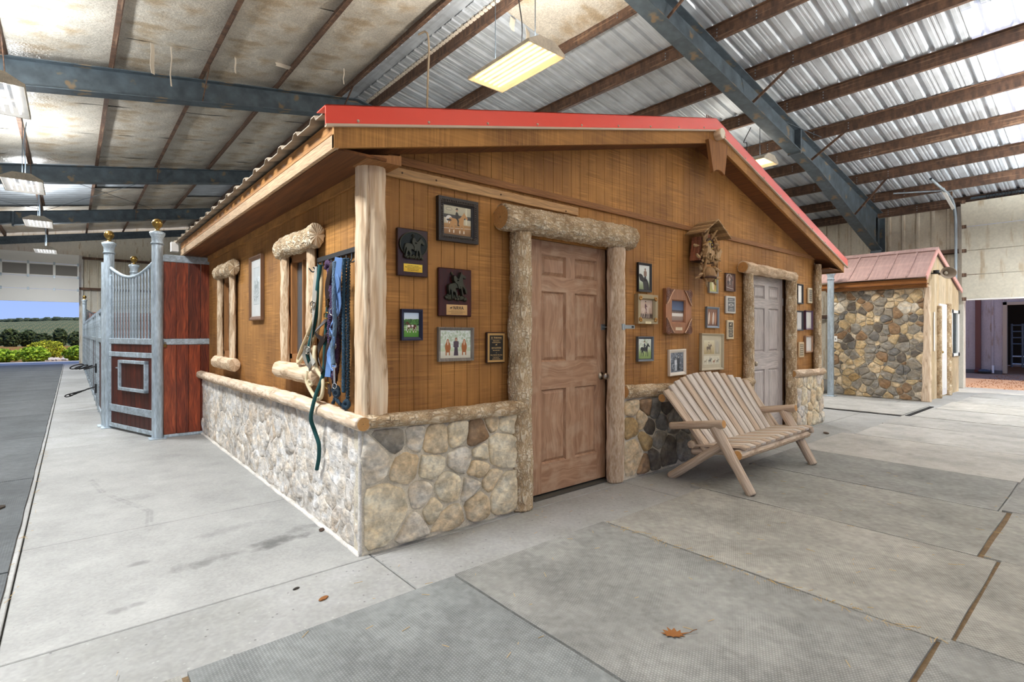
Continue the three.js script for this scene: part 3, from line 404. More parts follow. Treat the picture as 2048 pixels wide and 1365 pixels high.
{ // overhead doors
  const d = thing('overhead_door', 'half raised cream sectional door in the doorway beside the stone shed', 'door', [XE - .2, 2.1, .3]);
  const H = .565, L = 4.24;
  for (let k = 0; k < 4; k++) mesh('door_section', k < 3 ? bev(-.025, .025, k * H + .004, (k + 1) * H - .004, .02, L, .006, 2) : (() => { const g = bev(-.025, .025, 0, H, .02, L, .006, 2); g.rotateZ(.22); g.translate(0, k * H + .004, 0); return g; })(), MAT.odoorR, d);
  for (let k = 0; k < 5; k++) { const b = mesh('hinge', at(box(-.05, -.02, -.04, .04, .0, .08, 1), k > 3 ? -.1 : 0, k * H, .03), MAT.purlin, d); }
  mesh('bottom_seal', box(-.03, .03, -.03, .004, .02, L, 1), MAT.white, d);
  const tr = thing('door_track', 'curved galvanised track at the left edge of the cream overhead door', 'track', [XE - .24, 0, .22]);
  mesh('rail', tube([[0, .02, 0], [0, 2, 0], [0, 3.6, 0], [-.03, 4.0, 0], [-.2, 4.3, 0], [-.5, 4.42, 0], [-2.4, 4.5, 0]], .028, 60, 6), MAT.galv, tr);
  mesh('hanger', rod([-1.2, 4.47, 0], [-1.2, yb(XE - 1.4), 0], .016, 6), MAT.galv, tr); mesh('hanger', rod([-1.2, 4.47, 0], [-1.35, yb(XE - 1.6), -.9], .018, 6), MAT.galv, tr);
  mesh('bracket', bar([-.1, 4.22, -.02], [-1.25, 4.5, -.02], .06, .03), MAT.white, tr); mesh('bracket', bar([-.35, 4.4, -.02], [-.35, 4.72, -.02], .06, .03), MAT.purlin, tr);
  const roll = thing('door_spring', 'dark spring shaft above the cream overhead door', 'spring', [XE - .32, 4.42, .5]);
  mesh('shaft', rod([0, 0, 0], [0, 0, 3.9], .03, 10), MAT.steelDark, roll); const c = []; for (let i = 0; i <= 420; i++) { const a = i * .9; c.push([Math.cos(a) * .055, Math.sin(a) * .055, .25 + i * .0076]); } mesh('coil', tube(c, .008, 1600, 4), MAT.black, roll);
  const e = thing('overhead_door', 'half raised white sectional door with a row of windows at the aisle end', 'door', [-1.05, 2.58, ZB + .3]);
  const hs = [0, .52, 1.04, 1.58, 2.0], Wd = 4.15;
  for (let k = 0; k < 4; k++) {
    if (k !== 2) { mesh('door_section', bev(-Wd, 0, hs[k] + .004, hs[k + 1] - .004, -.025, .025, .006, 2), MAT.odoor, e); continue; }
    const fr = []; fr.push(box(-Wd, 0, hs[2] + .004, hs[2] + .06, -.025, .025)); fr.push(box(-Wd, 0, hs[3] - .06, hs[3] - .004, -.025, .025));
    const m = mesh('door_section', join(fr.concat([0, 1, 2, 3, 4, 5].map((q) => box(-(q === 0 ? .06 : .04 + q * .79), q === 0 ? 0 : .04 - q * .79, hs[2], hs[3], -.025, .025)))), MAT.odoor, e, 'window section of the door');
    for (let q = 0; q < 5; q++) mesh('pane', box(-.02 - (q + 1) * .79, -.04 - q * .79, hs[2] + .06, hs[3] - .06, -.004, .004), MAT.dirtyPane, m);
  }
  for (let k = 1; k < 4; k++) for (const x of [-.04, -.79, -1.58, -2.37]) mesh('hinge', box(x - .03, x + .03, hs[k] - .06, hs[k] + .06, .025, .04), MAT.galv, e);
}

// ---------------------------------------------------------------- the tack cabin
const cabin = thing('cabin', 'stained board cabin with stone base and red rake trim inside the barn', 'building');
const CW = 7.02, CD = -4.87, ZW = -.08, XW = .08;      // front wood face z, side wood face x
const PK = 3.77;                                       // ridge
const soffY = (x) => x < PK ? 2.305 + (x + .218) * .241 : 3.266 - (x - PK) * .283;   // underside of the rake boards
const fascY = (x) => x < PK ? 2.423 + (x + .218) * .2425 : 3.39 - (x - PK) * .286, redY = (x) => x < PK ? 2.523 + (x + .267) * .2465 : 3.518 - (x - PK) * .289;
const EL = -.218, ERR = 7.5, ZO = .146;
const D1 = [1.44, 2.335, 2.045], D2 = [5.05, 5.99, 2.02];   // doors: left, right, top
mesh('wall_core', join([prism([[XW + .06, 0], [D1[0] - .03, 0], [D1[0] - .03, soffY(D1[0]) + .02], [XW + .06, soffY(XW) + .02]], CD + .02, ZW - .03), prism([[D1[1] + .03, 0], [D2[0] - .03, 0], [D2[0] - .03, soffY(D2[0]) + .02], [PK, soffY(PK) + .02], [D1[1] + .03, soffY(D1[1]) + .02]], CD + .02, ZW - .03), prism([[D2[1] + .03, 0], [CW - .04, 0], [CW - .04, soffY(CW)], [D2[1] + .03, soffY(D2[1]) + .02]], CD + .02, ZW - .03), box(D1[0] - .04, D1[1] + .04, 0, 2.6, CD + .02, ZW - .12), box(D2[0] - .04, D2[1] + .04, 0, 2.5, CD + .02, ZW - .12), box(D1[0] - .04, D1[1] + .04, D1[2] + .02, soffY(D1[0]), CD + .02, ZW - .03), box(D2[0] - .04, D2[1] + .04, D2[2] + .02, soffY(D2[1]), CD + .02, ZW - .03)]), MAT.sidingDark, cabin);
{ // siding boards
  const lower = grp('front_siding', cabin), gable = grp('gable_siding', cabin), side = grp('side_siding', cabin), P = .1048, G = .0018;
  for (let x = XW + .0; x < CW - .03; x += P) {
    const a = x + G, b = Math.min(x + P - G, CW), inD = [D1, D2].find((d) => b > d[0] && a < d[1]);
    const yb0 = inD ? inD[2] : .66; mesh('board', box(a, b, yb0, 2.395, ZW - .02, ZW, 2.4), MAT.siding, lower);
  }
  for (let x = XW + .0; x < CW - .1; x += P) { const a = x + G, b = x + P - G; if (Math.max(soffY(a), soffY(b)) < 2.44) continue; const pts = [[a, 2.395], [b, 2.395], [b, Math.max(2.4, soffY(b) + .02)], [a, Math.max(2.4, soffY(a) + .02)]]; if (a < PK && b > PK) pts.splice(3, 0, [PK, soffY(PK) + .02]); mesh('board', prism(pts, ZW - .014, ZW + .006, 2.4), MAT.siding, gable); }
  const wins = [[-1.56, -.98, 1.05, 1.95], [-4.0, -3.42, 1.03, 1.95]];
  for (let z = ZW; z > CD + .02; z -= P) {
    const z1 = z - G, z0 = Math.max(z - P + G, CD), w = wins.find((q) => z1 > q[0] && z0 < q[1]);
    for (const [ya, yc] of w ? [[.66, w[2]], [w[3], 2.32]] : [[.66, 2.32]]) mesh('board', box(XW, XW + .02, ya, yc, z0, z1, 2.4), MAT.siding, side);
  }
  mesh('gable_band', bev(.2, CW, 2.372, 2.425, ZW, ZW + .022, .004, .6, { swap: true }), MAT.trim, cabin, 'horizontal moulding under the gable');
  const pb = mesh('pine_strip', bev(.165, 1.93, 2.285, 2.35, ZW, ZW + .022, .003, .6, { swap: true }), MAT.pine, cabin, 'fresh pale pine strip nailed to the wall');
  for (const x of [.3, .55, 1.1, 1.78]) mesh('nail', at(new THREE.SphereGeometry(.007, 6, 5), x, 2.31 + (x > 1.5 ? -.01 : .01), ZW + .022), MAT.purlin, pb);
  mesh('frieze_board', bev(XW - .02, XW, 2.235, 2.315, CD, -.12, .003, .6, { swap: true }), MAT.siding, cabin);
}
{ // eaves: boxed soffit, fascia boards, red metal trim, ribbed roof sheets
  mesh('side_soffit', join([box(EL + .02, XW + .02, 2.305, 2.32, CD - .2, ZO - .02, 2.4)]), MAT.soffit, cabin);
  mesh('right_soffit', box(CW - .05, ERR - .04, 2.225, 2.24, CD, ZO - .02, 2.4), MAT.soffit, cabin);
  const sl = (x0, x1) => prism([[x0, soffY(x0) + .012], [x1, soffY(x1) + .012], [x1, soffY(x1) + .028], [x0, soffY(x0) + .028]], ZW - .03, ZO - .02, 1.1);
  mesh('rake_soffit', sl(EL + .05, PK), MAT.soffit, cabin); mesh('rake_soffit', sl(PK, ERR - .1), MAT.soffit, cabin);
  mesh('soffit_return', prism([[XW - .1, 2.3], [XW + .12, 2.3], [XW + .12, 2.36], [XW - .1, 2.32]], ZW, ZO - .03, .6), MAT.trim, cabin);
  // fascia on the long side: two boards
  mesh('eave_fascia', bev(EL, EL + .028, 2.305, 2.385, CD - .2, ZO - .001, .003, .6, { swap: true }), MAT.fasciaPale, cabin, 'lower pale fascia board'); mesh('eave_fascia', bev(EL + .004, EL + .028, 2.388, 2.47, CD - .2, ZO - .001, .003, .6, { swap: true }), MAT.fasciaOrange, cabin, 'upper orange fascia board');
  mesh('eave_fascia', box(ERR - .03, ERR, 2.205, 2.33, CD, ZO - .001, .6), MAT.trim, cabin);
  for (const [a, b] of [[EL, PK], [PK, ERR]]) mesh('rake_fascia', prism([[a, soffY(a)], [b, soffY(b)], [b, fascY(b) + .02], [a, fascY(a) + .02]], ZO - .028, ZO, 2.4, { swap: true }), MAT.siding, cabin);
  const rake = (a, b) => { const q = (o, p) => prism([[a, fascY(a) + o], [b, fascY(b) + o], [b, redY(b) + p], [a, redY(a) + p]], ZO, ZO + .012, 2); return q; };
  for (const [a, b] of [[-.267, 1.55], [1.55, PK], [PK, 5.65], [5.65, 7.62]]) {
    const m = mesh('rake_trim', rake(a, b)(.0, 0), MAT.red, cabin, 'painted red metal rake trim');
    mesh('trim_lip', prism([[a, fascY(a) - .006], [b, fascY(b) - .006], [b, fascY(b) + .008], [a, fascY(a) + .008]], ZO - .004, ZO + .02, 1), MAT.cream, m); mesh('top_flange', prism([[a, redY(a) - .006], [b, redY(b) - .006], [b, redY(b)], [a, redY(a)]], ZO - .12, ZO + .012, 1), MAT.red, m);
    for (let x = a + .18; x < b; x += .45) mesh('screw', at(new THREE.SphereGeometry(.009, 6, 5), x, mix(fascY(x), redY(x), .22), ZO + .012), MAT.cream, m);
  }
  const sheet = (x0, y0, x1, y1, za, zb) => { const pos = [], idx = [], uv = []; const P = []; for (let z = za; z > zb; z -= .3) for (const [d, h] of [[0, .0], [.1, 0], [.125, .028], [.175, .028], [.2, 0]]) P.push([z - d, h]); P.forEach(([z, h]) => { for (const [x, y] of [[x0, y0], [x1, y1]]) for (const t of [0, .006]) { pos.push(x, y + h - t, z); uv.push(z, x); } }); for (let k = 0; k < P.length - 1; k++) { const a = k * 4; idx.push(a, a + 2, a + 4, a + 4, a + 2, a + 6, a + 1, a + 5, a + 3, a + 3, a + 5, a + 7, a, a + 4, a + 1, a + 1, a + 4, a + 5); } const g = new THREE.BufferGeometry(); g.setAttribute('position', new THREE.Float32BufferAttribute(pos, 3)); g.setAttribute('uv', new THREE.Float32BufferAttribute(uv, 2)); g.setIndex(idx); const q = g.toNonIndexed(); q.computeVertexNormals(); return q; };
  mesh('roof_sheet', sheet(EL - .06, 2.478, PK, 3.46, ZO - .01, CD - .25), S(0xbfae98, { map: T.sheet, roughness: .6, side: THREE.DoubleSide }), cabin); mesh('roof_sheet', sheet(ERR + .08, 2.36, PK, 3.46, ZO - .01, CD - .25), S(0xbfae98, { map: T.sheet, roughness: .6, side: THREE.DoubleSide }), cabin);
  mesh('gutter_end', box(EL - .1, EL - .02, 2.36, 2.48, CD - .26, CD - .16), MAT.white, cabin);
  // ridge pole end and the pendant board under the peak
  const px = 3.77; const rp = addLog(cabin, 'ridge_pole', [px + .03, 3.345, ZW], [px + .02, 3.35, ZO + .07], .056, .056, MAT.peelPale, { label: 'sawn white ridge pole end' }); mesh('cut_end', discGeo([px + .02, 3.35, ZO + .07], [0, 0, 1], .053), S(0xfff4e0, { roughness: .8 }), rp);
  const pend = mesh('pendant_board', (() => { const s = new THREE.Shape(); s.moveTo(px - .19, 3.25); s.lineTo(px + .19, 3.27); s.lineTo(px + .125, 2.95); s.quadraticCurveTo(px, 3.02, px - .1, 2.94); s.closePath(); const g = new THREE.ExtrudeGeometry(s, { depth: .03, bevelEnabled: true, bevelSize: .003, bevelThickness: .003, bevelSegments: 1 }); g.translate(0, 0, ZO + .004); return uvBox(g, .6); })(), MAT.trim, cabin, 'tapered pendant board with scooped foot');
  mesh('ridge_vent', join([0, 1, 2, 3, 4].map((k) => rod([PK - .06 + k * .03, 3.5, ZO - .06], [PK - .06 + k * .03, 3.56, ZO - .06], .006, 5))), MAT.purlin, cabin);
}
{ // logs
  addLog(cabin, 'corner_post', [.102, .8, -.02], [.098, 2.34, -.015], .066, .056, MAT.peelPale, { n: V(0, 0, 1), sx: 1, sz: .8, amp: .13, fine: .03, ridge: .085, ry: 1.6, seg: 52, rings: 110, tile: .7 });
  addLog(cabin, 'corner_post', [.035, .8, -.05], [.04, 2.33, -.055], .064, .06, MAT.peelPale, { n: V(-1, 0, 0), sx: 1, sz: .66, amp: .13, fine: .03, ridge: .085, ry: 1.6, seg: 52, rings: 110, tile: .7 });
  addLog(cabin, 'corner_post', [CW - .08, .78, -.02], [CW - .05, 2.3, -.02], .075, .06, MAT.bark, { sz: .7, amp: .12, seg: 16, rings: 30 });
  // caps on the stone base
  addLog(cabin, 'cap_log', [.02, .785, .015], [1.245, .765, .015], .04, .052, MAT.bark, { n: V(0, 0, 1), sz: 1.2, ends: '01', ridge: .07, ry: 5, seg: 28, amp: .12, rings: 120, bend: .006 });
  addLog(cabin, 'cap_log', [-.012, .782, .06], [-.012, .8, -1.6], .044, .052, MAT.peel, { n: V(-1, 0, 0), sz: 1.1, ends: '0', ridge: .07, ry: 5, seg: 28, amp: .1, rings: 120, bend: .008 });
  addLog(cabin, 'cap_log', [-.012, .8, -1.59], [-.012, .768, CD - .03], .054, .05, MAT.peel, { n: V(-1, 0, 0), sz: 1.1, ends: '1', ridge: .07, ry: 5, seg: 28, amp: .12, rings: 150, bend: -.008 });
  addLog(cabin, 'cap_log', [2.44, .785, .015], [4.86, .735, .015], .06, .045, MAT.bark, { n: V(0, 0, 1), ends: '01', ridge: .07, ry: 5, seg: 28, amp: .12, rings: 150, bend: .008 });
  addLog(cabin, 'cap_log', [6.0, .765, .015], [7.06, .75, .015], .05, .045, MAT.peel, { n: V(0, 0, 1), ends: '01', ridge: .07, ry: 5, seg: 28, amp: .12, rings: 72 });
  // door frames
  addLog(cabin, 'door_lintel', [1.05, 2.14, .0], [2.56, 2.155, .0], .094, .102, MAT.bark, { ends: '0', amp: .09, fine: .05, ridge: .07, ry: 12, seg: 48, rings: 130, sz: .95, tile: .42 });
  addLog(cabin, 'door_post', [1.262, 0, -.015], [1.262, 2.06, -.02], .094, .082, MAT.bark, { amp: .14, fine: .05, ridge: .08, ry: 7, seg: 48, rings: 150, sz: .85, bend: -.02, tile: .45 });
  addLog(cabin, 'door_post', [2.36, 0, -.02], [2.375, 2.06, -.02], .082, .085, MAT.peel, { amp: .12, fine: .04, ridge: .045, ry: 4, seg: 44, rings: 110, sz: .85, tile: .6 });
  addLog(cabin, 'door_lintel', [4.68, 2.075, -.01], [6.12, 2.06, -.01], .068, .06, MAT.peelPale, { ends: '0', amp: .22, fine: .05, ridge: .05, ry: 5, seg: 36, rings: 80, sz: .95 });
  addLog(cabin, 'door_post', [4.86, 0, -.03], [4.86, 2.02, -.03], .078, .07, MAT.bark, { amp: .12, ridge: .07, ry: 7, seg: 36, rings: 90, sz: .8 });
  addLog(cabin, 'door_post', [6.06, 0, -.03], [6.07, 2.02, -.03], .085, .08, MAT.bark, { amp: .12, ridge: .07, ry: 7, seg: 36, rings: 90, sz: .8 });
}
// six-panel doors
function sixPanel(d, mat, zf, knobX, hasp, label) {
  const [x0, x1, y1] = d, y0 = .03, w = x1 - x0, g = grp('door', cabin, label), st = w * .13, mid = w * .12;
  const rows = [[.115, .41], [.52, .8], [.86, .945]].map(([a, b]) => [y0 + (y1 - y0) * a, y0 + (y1 - y0) * b]);
  const cols = [[x0 + st, x0 + w / 2 - mid / 2], [x0 + w / 2 + mid / 2, x1 - st]], th = .02, fr = [];
  fr.push(box(x0, x0 + st, y0, y1, zf - th, zf, .6), box(x1 - st, x1, y0, y1, zf - th, zf, .6), box(x0 + st, x1 - st, y0, rows[0][0], zf - th, zf, .6, { swap: true }), box(x0 + st, x1 - st, rows[2][1], y1, zf - th, zf, .6, { swap: true }));
  for (let r = 0; r < 2; r++) fr.push(box(x0 + st, x1 - st, rows[r][1], rows[r + 1][0], zf - th, zf, .6, { swap: true }));
  for (const [a, b] of rows) fr.push(box(cols[0][1], cols[1][0], a, b, zf - th, zf, .6));
  fr.push(box(x0, x1, y0, y1, zf - .04, zf - th, .6));
  mesh('door_slab', join(fr), mat, g);
  for (const [a, b] of rows) for (const [p, q] of cols) { // raised field with sloping margin
    const e = .035, t = .016, B = zf - th, pos = [], Q = (A, Bq, C, D) => pos.push(...A, ...Bq, ...C, ...A, ...C, ...D), o = [[p, a], [q, a], [q, b], [p, b]], m = [[p + .012, a + .012], [q - .012, a + .012], [q - .012, b - .012], [p + .012, b - .012]], i = [[p + e, a + e], [q - e, a + e], [q - e, b - e], [p + e, b - e]];
    for (let k = 0; k < 4; k++) { const l = (k + 1) % 4; Q([...o[k], zf - .002], [...o[l], zf - .002], [...m[l], B], [...m[k], B]); Q([...m[k], B], [...m[l], B], [...i[l], B + t], [...i[k], B + t]); } Q([...i[0], B + t], [...i[1], B + t], [...i[2], B + t], [...i[3], B + t]);
    const gg = new THREE.BufferGeometry(); gg.setAttribute('position', new THREE.Float32BufferAttribute(pos, 3)); gg.computeVertexNormals(); mesh('panel', uvBox(gg, .6, { ou: rnd() }), mat, g);
  }
  const kx = knobX > 0 ? x1 - .06 : x0 + .06, kb = lathe([[0, 0], [.032, 0], [.034, .006], [.014, .012], [.011, .03], [.026, .04], [.031, .055], [.024, .068], [0, .072]], 18); kb.rotateX(Math.PI / 2); mesh('knob', at(kb, kx, .93, zf), MAT.nickel, g, 'round metal door knob');
  for (const y of [.35, 1.02, 1.72]) mesh('hinge', rod([knobX > 0 ? x0 : x1, y - .05, zf + .004], [knobX > 0 ? x0 : x1, y + .05, zf + .004], .007, 8), MAT.nickel, g);
  if (hasp) { mesh('hasp_staple', join([box(x1 - .06, x1 - .01, 1.335, 1.385, zf, zf + .008), tube([[x1 - .045, 1.36, zf], [x1 - .045, 1.36, zf + .035], [x1 - .025, 1.36, zf + .035], [x1 - .025, 1.36, zf]], .004, 12, 6).toNonIndexed()]), MAT.zinc, g, 'galvanised hasp staple'); const h = mesh('hasp_strap', bev(2.385, 2.53, 1.345, 1.378, .058, .064, .002), MAT.zinc, g, 'galvanised hasp strap swung open'); mesh('strap_slot', box(2.485, 2.515, 1.352, 1.371, .0635, .0648), MAT.black, h); mesh('hasp_plate', bev(2.36, 2.4, 1.335, 1.388, .05, .062, .002), MAT.zinc, g); }
  else { mesh('hasp_staple', join([box(x0 + .0, x0 + .05, 1.27, 1.35, zf, zf + .01), box(x0 - .05, x0 - .0, 1.28, 1.33, zf, zf + .014)]), MAT.zinc, g, 'small hasp with padlock'); mesh('padlock', join([box(x0 + .005, x0 + .04, 1.2, 1.25, zf + .008, zf + .028), tube([[x0 + .01, 1.25, zf + .018], [x0 + .01, 1.28, zf + .018], [x0 + .035, 1.28, zf + .018], [x0 + .035, 1.25, zf + .018]], .004, 12, 6).toNonIndexed()]), MAT.chrome, g); }
  return g;
}
sixPanel(D1, MAT.door, ZW - .03, 1, true, 'dusty brown six panel door'); sixPanel(D2, MAT.doorSheen, ZW - .03, -1, false, 'six panel door behind the bench, paler with painted daylight sheen');
mesh('threshold', box(D1[0], D1[1], 0, .012, ZW - .1, ZW + .02), MAT.joint, cabin);
{ // stone base
  const S1 = [[.148, .228, .016], [.1, .546], [.276, .487], [.472, .455], [.691, .452], [1.032, .492, .006], [.835, .372], [.208, .65], [.351, .662], [.503, .626, .004], [.657, .639], [.835, .617], [.87, .481, -.002], [.972, .682, -.003], [1.094, .662], [.786, .256], [.943, .25], [.598, .292, .005], [.399, .278], [.484, .186], [.842, .132, .004], [1.055, .146, .008], [.328, .095], [.605, .073, .004]].map(([x, y, w]) => ({ x, y, w: w ?? 0 }));
  const warm = ['cream', 'pale', 'tan', 'cream', 'pale', 'cream', 'tan'], map = (x, y, d) => [x, y, -.012 + d];
  const wain = (label) => grp('stone_base', cabin, label);
  let w = wain('fieldstone base left of the brown door'); mesh('mortar', box(.0, 1.27, 0, .74, ZW - .02, .008, .5), MAT.mortar, w); stones(w, S1, [.005, 1.262, .012, .735], { map, gap: .012, h: .042, rough: .018, tint: (s, i) => i === 7 ? STONE.grey : i === 11 ? STONE.brown : i === 0 ? STONE.cream : STONE[warm[i % 7]] });
  w = wain('fieldstone base behind the bench'); mesh('mortar', box(2.43, 4.86, 0, .72, ZW - .02, .008, .5), MAT.mortar, w);
  const S2 = [[2.567, .626], [2.745, .619], [2.906, .583], [3.007, .465], [2.55, .485], [2.825, .422], [2.763, .314], [2.96, .298], [2.583, .2, .01], [2.869, .129], [3.13, .155, .006], [3.092, .598], [3.208, .46], [3.389, .196], [2.693, .541], [2.74, .1]].map(([x, y, q]) => ({ x, y, w: q ?? 0 })).concat(scatterSites(3.36, 4.86, .25, .72, .2, .2));
  stones(w, S2, [2.445, 4.85, .012, .71], { map, gap: .011, h: .04, rough: .016, tint: (s) => s.x > 2.8 && s.x < 3.6 ? STONE[pick(['dark', 'slate', 'grey', 'dark', 'slate'])] : STONE[pick(['tan', 'sand', 'ochre', 'grey', 'brown'])] });
  w = wain('pale fieldstone base right of the far door'); mesh('mortar', join([box(6.12, CW + .04, 0, .72, ZW - .02, .008, .5), box(CW - .02, CW + .06, 0, .72, CD, 0, .5)]), MAT.mortar, w);
  stones(w, scatterSites(6.14, CW + .04, 0, .72, .17, .2, 1, 1.2), [6.13, CW + .05, .012, .71], { map, gap: .011, h: .04, rough: .018, tint: () => STONE[pick(['cream', 'pale', 'tan', 'rose', 'ash'])] });
  w = wain('whitewashed looking stone base along the side wall'); mesh('mortar', box(.006, XW + .04, 0, .745, CD, -.006, .5), MAT.mortarWhite, w);
  mesh('mortar_quoin', logGeo([-.002, 0, -.004], [-.002, .74, -.004], .014, .012, { seg: 10, rings: 20, amp: .3 }), MAT.mortarWhite, w);
  mesh('mortar_foot', logGeo([.0, 0, 0], [.0, 0, CD], .016, .016, { seg: 10, rings: 60, amp: .4, fine: .2 }), MAT.mortarWhite, w);
  stones(w, scatterSites(CD, -.02, 0, .75, .2, .25, .85, 1.25), [CD + .01, -.03, .02, .735], { map: (z, y, d) => [.012 - d, y, z], gap: .004, h: .012, rough: .022, tint: () => STONE[pick(['white', 'white', 'ash', 'rose', 'white', 'white', 'ash'])] });
}
{ // side windows with log surrounds
  for (const [z0, z1, y0, y1, near] of [[-1.52, -1.02, 1.1, 1.92, 1], [-3.96, -3.46, 1.06, 1.93, 0]]) {
    const g = grp('window', cabin, near ? 'log framed window beside the halter rack' : 'log framed window near the stalls'), n = V(-1, 0, 0), R = near ? .062 : .062;

    addLogFlat(g, 'log_lintel', [.02, y1 + .08, z0 - .15], [.02, y1 + .075, z1 + .25], .075, .085, MAT.bark, { n, sz: .62, amp: .16, fine: .05, ridge: .08, ry: 8, seg: 36, rings: 90 });
    addLogFlat(g, 'log_sill', [.015, y0 - .09, z0 - .12], [.015, y0 - .09, z1 + .3], .07, .068, MAT.peelPale, { n, sz: .85, amp: .1, seg: 20, rings: 30 });
    addLogFlat(g, 'log_post', [.045, y0 - .05, z0 - .055], [.045, y1 + .04, z0 - .055], R, R, MAT.peelPale, { n, sz: .5, amp: .2, fine: .04, ridge: .07, ry: 4, seg: 32, rings: 80 });
    addLogFlat(g, 'log_post', [.045, y0 - .05, z1 + .065], [.045, y1 + .04, z1 + .065], R * 1.05, R, MAT.peelPale, { n, sz: .5, amp: .2, fine: .04, ridge: .07, ry: 4, seg: 32, rings: 80 });
    const a = z0, b = z1, fw = .04; mesh('sash', join([box(.07, .13, y0 - .04, y0 + fw, a, b, .6), box(.07, .13, y1 - fw, y1 + .03, a, b, .6), box(.07, .13, y0, y1, a, a + fw, .6), box(.07, .13, y0, y1, b - fw, b, .6), box(.085, .115, y0, y1, (a + b) / 2 - .012, (a + b) / 2 + .012, .6)]), MAT.trim, g);
    mesh('pane', box(.112, .116, y0 + fw, y1 - fw, a + fw, b - fw), MAT.dimGlass, g); mesh('blind', box(.124, .128, y0, y1, a, b), S(0xaeb6ba, { roughness: .8, map: T.mortar }), g);
  }
  function addLogFlat(p, n, a, b, r0, r1, m, o) { mesh(n, logGeo(a, b, r0, r1, o), m, p); }
}

// ---------------------------------------------------------------- rubber mats
function matAt(x0, x1, z0, z1, mat, label, category = 'mat', ry = 0, h = .014, group = 'rubber floor mats') {
  const w = x1 - x0, d = z1 - z0, N = 14, M = 20, t = thing('rubber_mat', label, category, [(x0 + x1) / 2, 0, (z0 + z1) / 2], ry, group), sd = rnd() * 30;
  const g = new THREE.BoxGeometry(w, h, d, N, 1, M), p = g.attributes.position;
  for (let i = 0; i < p.count; i++) { let x = p.getX(i), y = p.getY(i) + h / 2, z = p.getZ(i); const ex = Math.abs(Math.abs(x) - w / 2) < 1e-4, ez = Math.abs(Math.abs(z) - d / 2) < 1e-4; if (ex) x += .006 * n3(z * 2, sd, 1); if (ez) z += .006 * n3(x * 2, sd, 2); if (y > h * .5) y += .003 * (n3(x * 1.7 + sd, z * 1.7, 4) + .5) + ((ex || ez) ? .002 : 0); p.setXYZ(i, x, y, z); }
  g.computeVertexNormals(); mesh('mat_body', uvBox(g, 1.22, { ou: rnd(), ov: rnd() }), mat, t); return t;
}
{
  const xs = [[-.96, .255, .59, 2.41], [.27, 1.485, .575, 2.38], [1.5, 2.7, .61, 2.42], [2.715, 3.83, .5, 2.33], [3.845, 4.95, .46, 2.28], [4.965, 6.35, .48, 2.29], [6.365, 7.58, .62, 2.44], [7.595, 8.62, .6, 2.44]];
  const lb = ['grey rubber mat in the bottom foreground nearest the stone corner', 'grey rubber mat with the brown oak leaf on it', 'grey rubber mat in front of the bench with straw along its seam', 'grey rubber mat under the front left bench leg', 'grey rubber mat under the front right bench leg', 'grey rubber mat just right of the bench', 'grey rubber mat in front of the far end of the cabin', 'last pale rubber mat before the dark floor strip'];
  xs.forEach((q, i) => matAt(...q, i > 4 ? matDaylit[i % 3] : matTints[i ? 1 + i % 3 : 0], lb[i]));
  const b = [[-1.53, -.985, .6, 2.43, 'grey rubber mat corner at the bottom edge of the picture'], [.05, 1.53, 2.397, 4.27, 'grey rubber mat cut off at the bottom right beside the leaf mat'], [1.54, 2.72, 2.438, 4.3, 'darker rubber mat at the right edge below the straw gap'], [2.73, 3.87, 2.36, 4.2, 'darker rubber mat at the right edge beside the wide dirt gap'], [3.88, 5.0, 2.302, 4.15, 'narrow visible rubber mat at the right picture edge'], [5.03, 6.4, 2.33, 4.15, 'far right rubber mat in the second row']];
  b.forEach((q, i) => matAt(q[0], q[1], q[2], q[3], matTints[1 + i % 3], q[4]));
  // dirt and straw in the gaps between the rows
  const dirt = (x0, x1, z0, z1, label) => { const g = new THREE.PlaneGeometry(x1 - x0, z1 - z0, 20, 20); g.rotateX(-Math.PI / 2); g.translate((x0 + x1) / 2, .004, (z0 + z1) / 2); const p = g.attributes.position; for (let i = 0; i < p.count; i++) p.setY(i, .004 + .006 * Math.abs(n3(p.getX(i) * 14, 3, p.getZ(i) * 14))); g.computeVertexNormals(); top('dirt', uvBox(g, .35), MAT.dirt, label, 'dirt', null, 'stuff'); };
  dirt(.2, 4.95, 2.3, 2.46, 'straw and dirt in the gap between the mat rows'); dirt(-.99, -.95, .6, 2.4, 'dirt between the two foreground mats');
  // aisle mats on the left
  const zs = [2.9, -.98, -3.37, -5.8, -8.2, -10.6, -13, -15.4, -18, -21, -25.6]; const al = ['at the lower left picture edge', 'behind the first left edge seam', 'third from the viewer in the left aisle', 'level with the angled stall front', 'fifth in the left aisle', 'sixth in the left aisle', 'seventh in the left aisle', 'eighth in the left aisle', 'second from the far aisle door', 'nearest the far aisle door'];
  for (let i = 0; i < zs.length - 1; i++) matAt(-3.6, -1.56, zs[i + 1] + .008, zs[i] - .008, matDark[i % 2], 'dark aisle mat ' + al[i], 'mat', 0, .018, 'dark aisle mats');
  // right side: strip, grate and mats near the shed, doorway brightness in the mat colour
  matAt(8.66, 9.95, .7, 2.5, matDaylit[0], 'pale mat beyond the dark floor strip near the shed'); matAt(8.68, 10.4, -1.6, .58, matDaylit[1], 'pale mat beside the stone shed wall'); matAt(9.98, 11.3, .75, 2.5, matDaylit[2], 'pale mat in front of the shed corner'); matAt(11.33, 12.6, .8, 2.6, matDaylit[0], 'pale mat in front of the shed door'); matAt(12.63, 13.9, .8, 2.6, matDaylit[1], 'pale mat nearest the open doorway');
  const dr = thing('floor_drain', 'black slotted drain strip in the floor before the shed', 'drain', [9.5, 0, .64]); for (let k = 0; k < 16; k++) mesh('slot_bar', bev(-.78 + k * .1, -.72 + k * .1, .0, .012, -.03, .03, .003), MAT.blackRubber, dr);
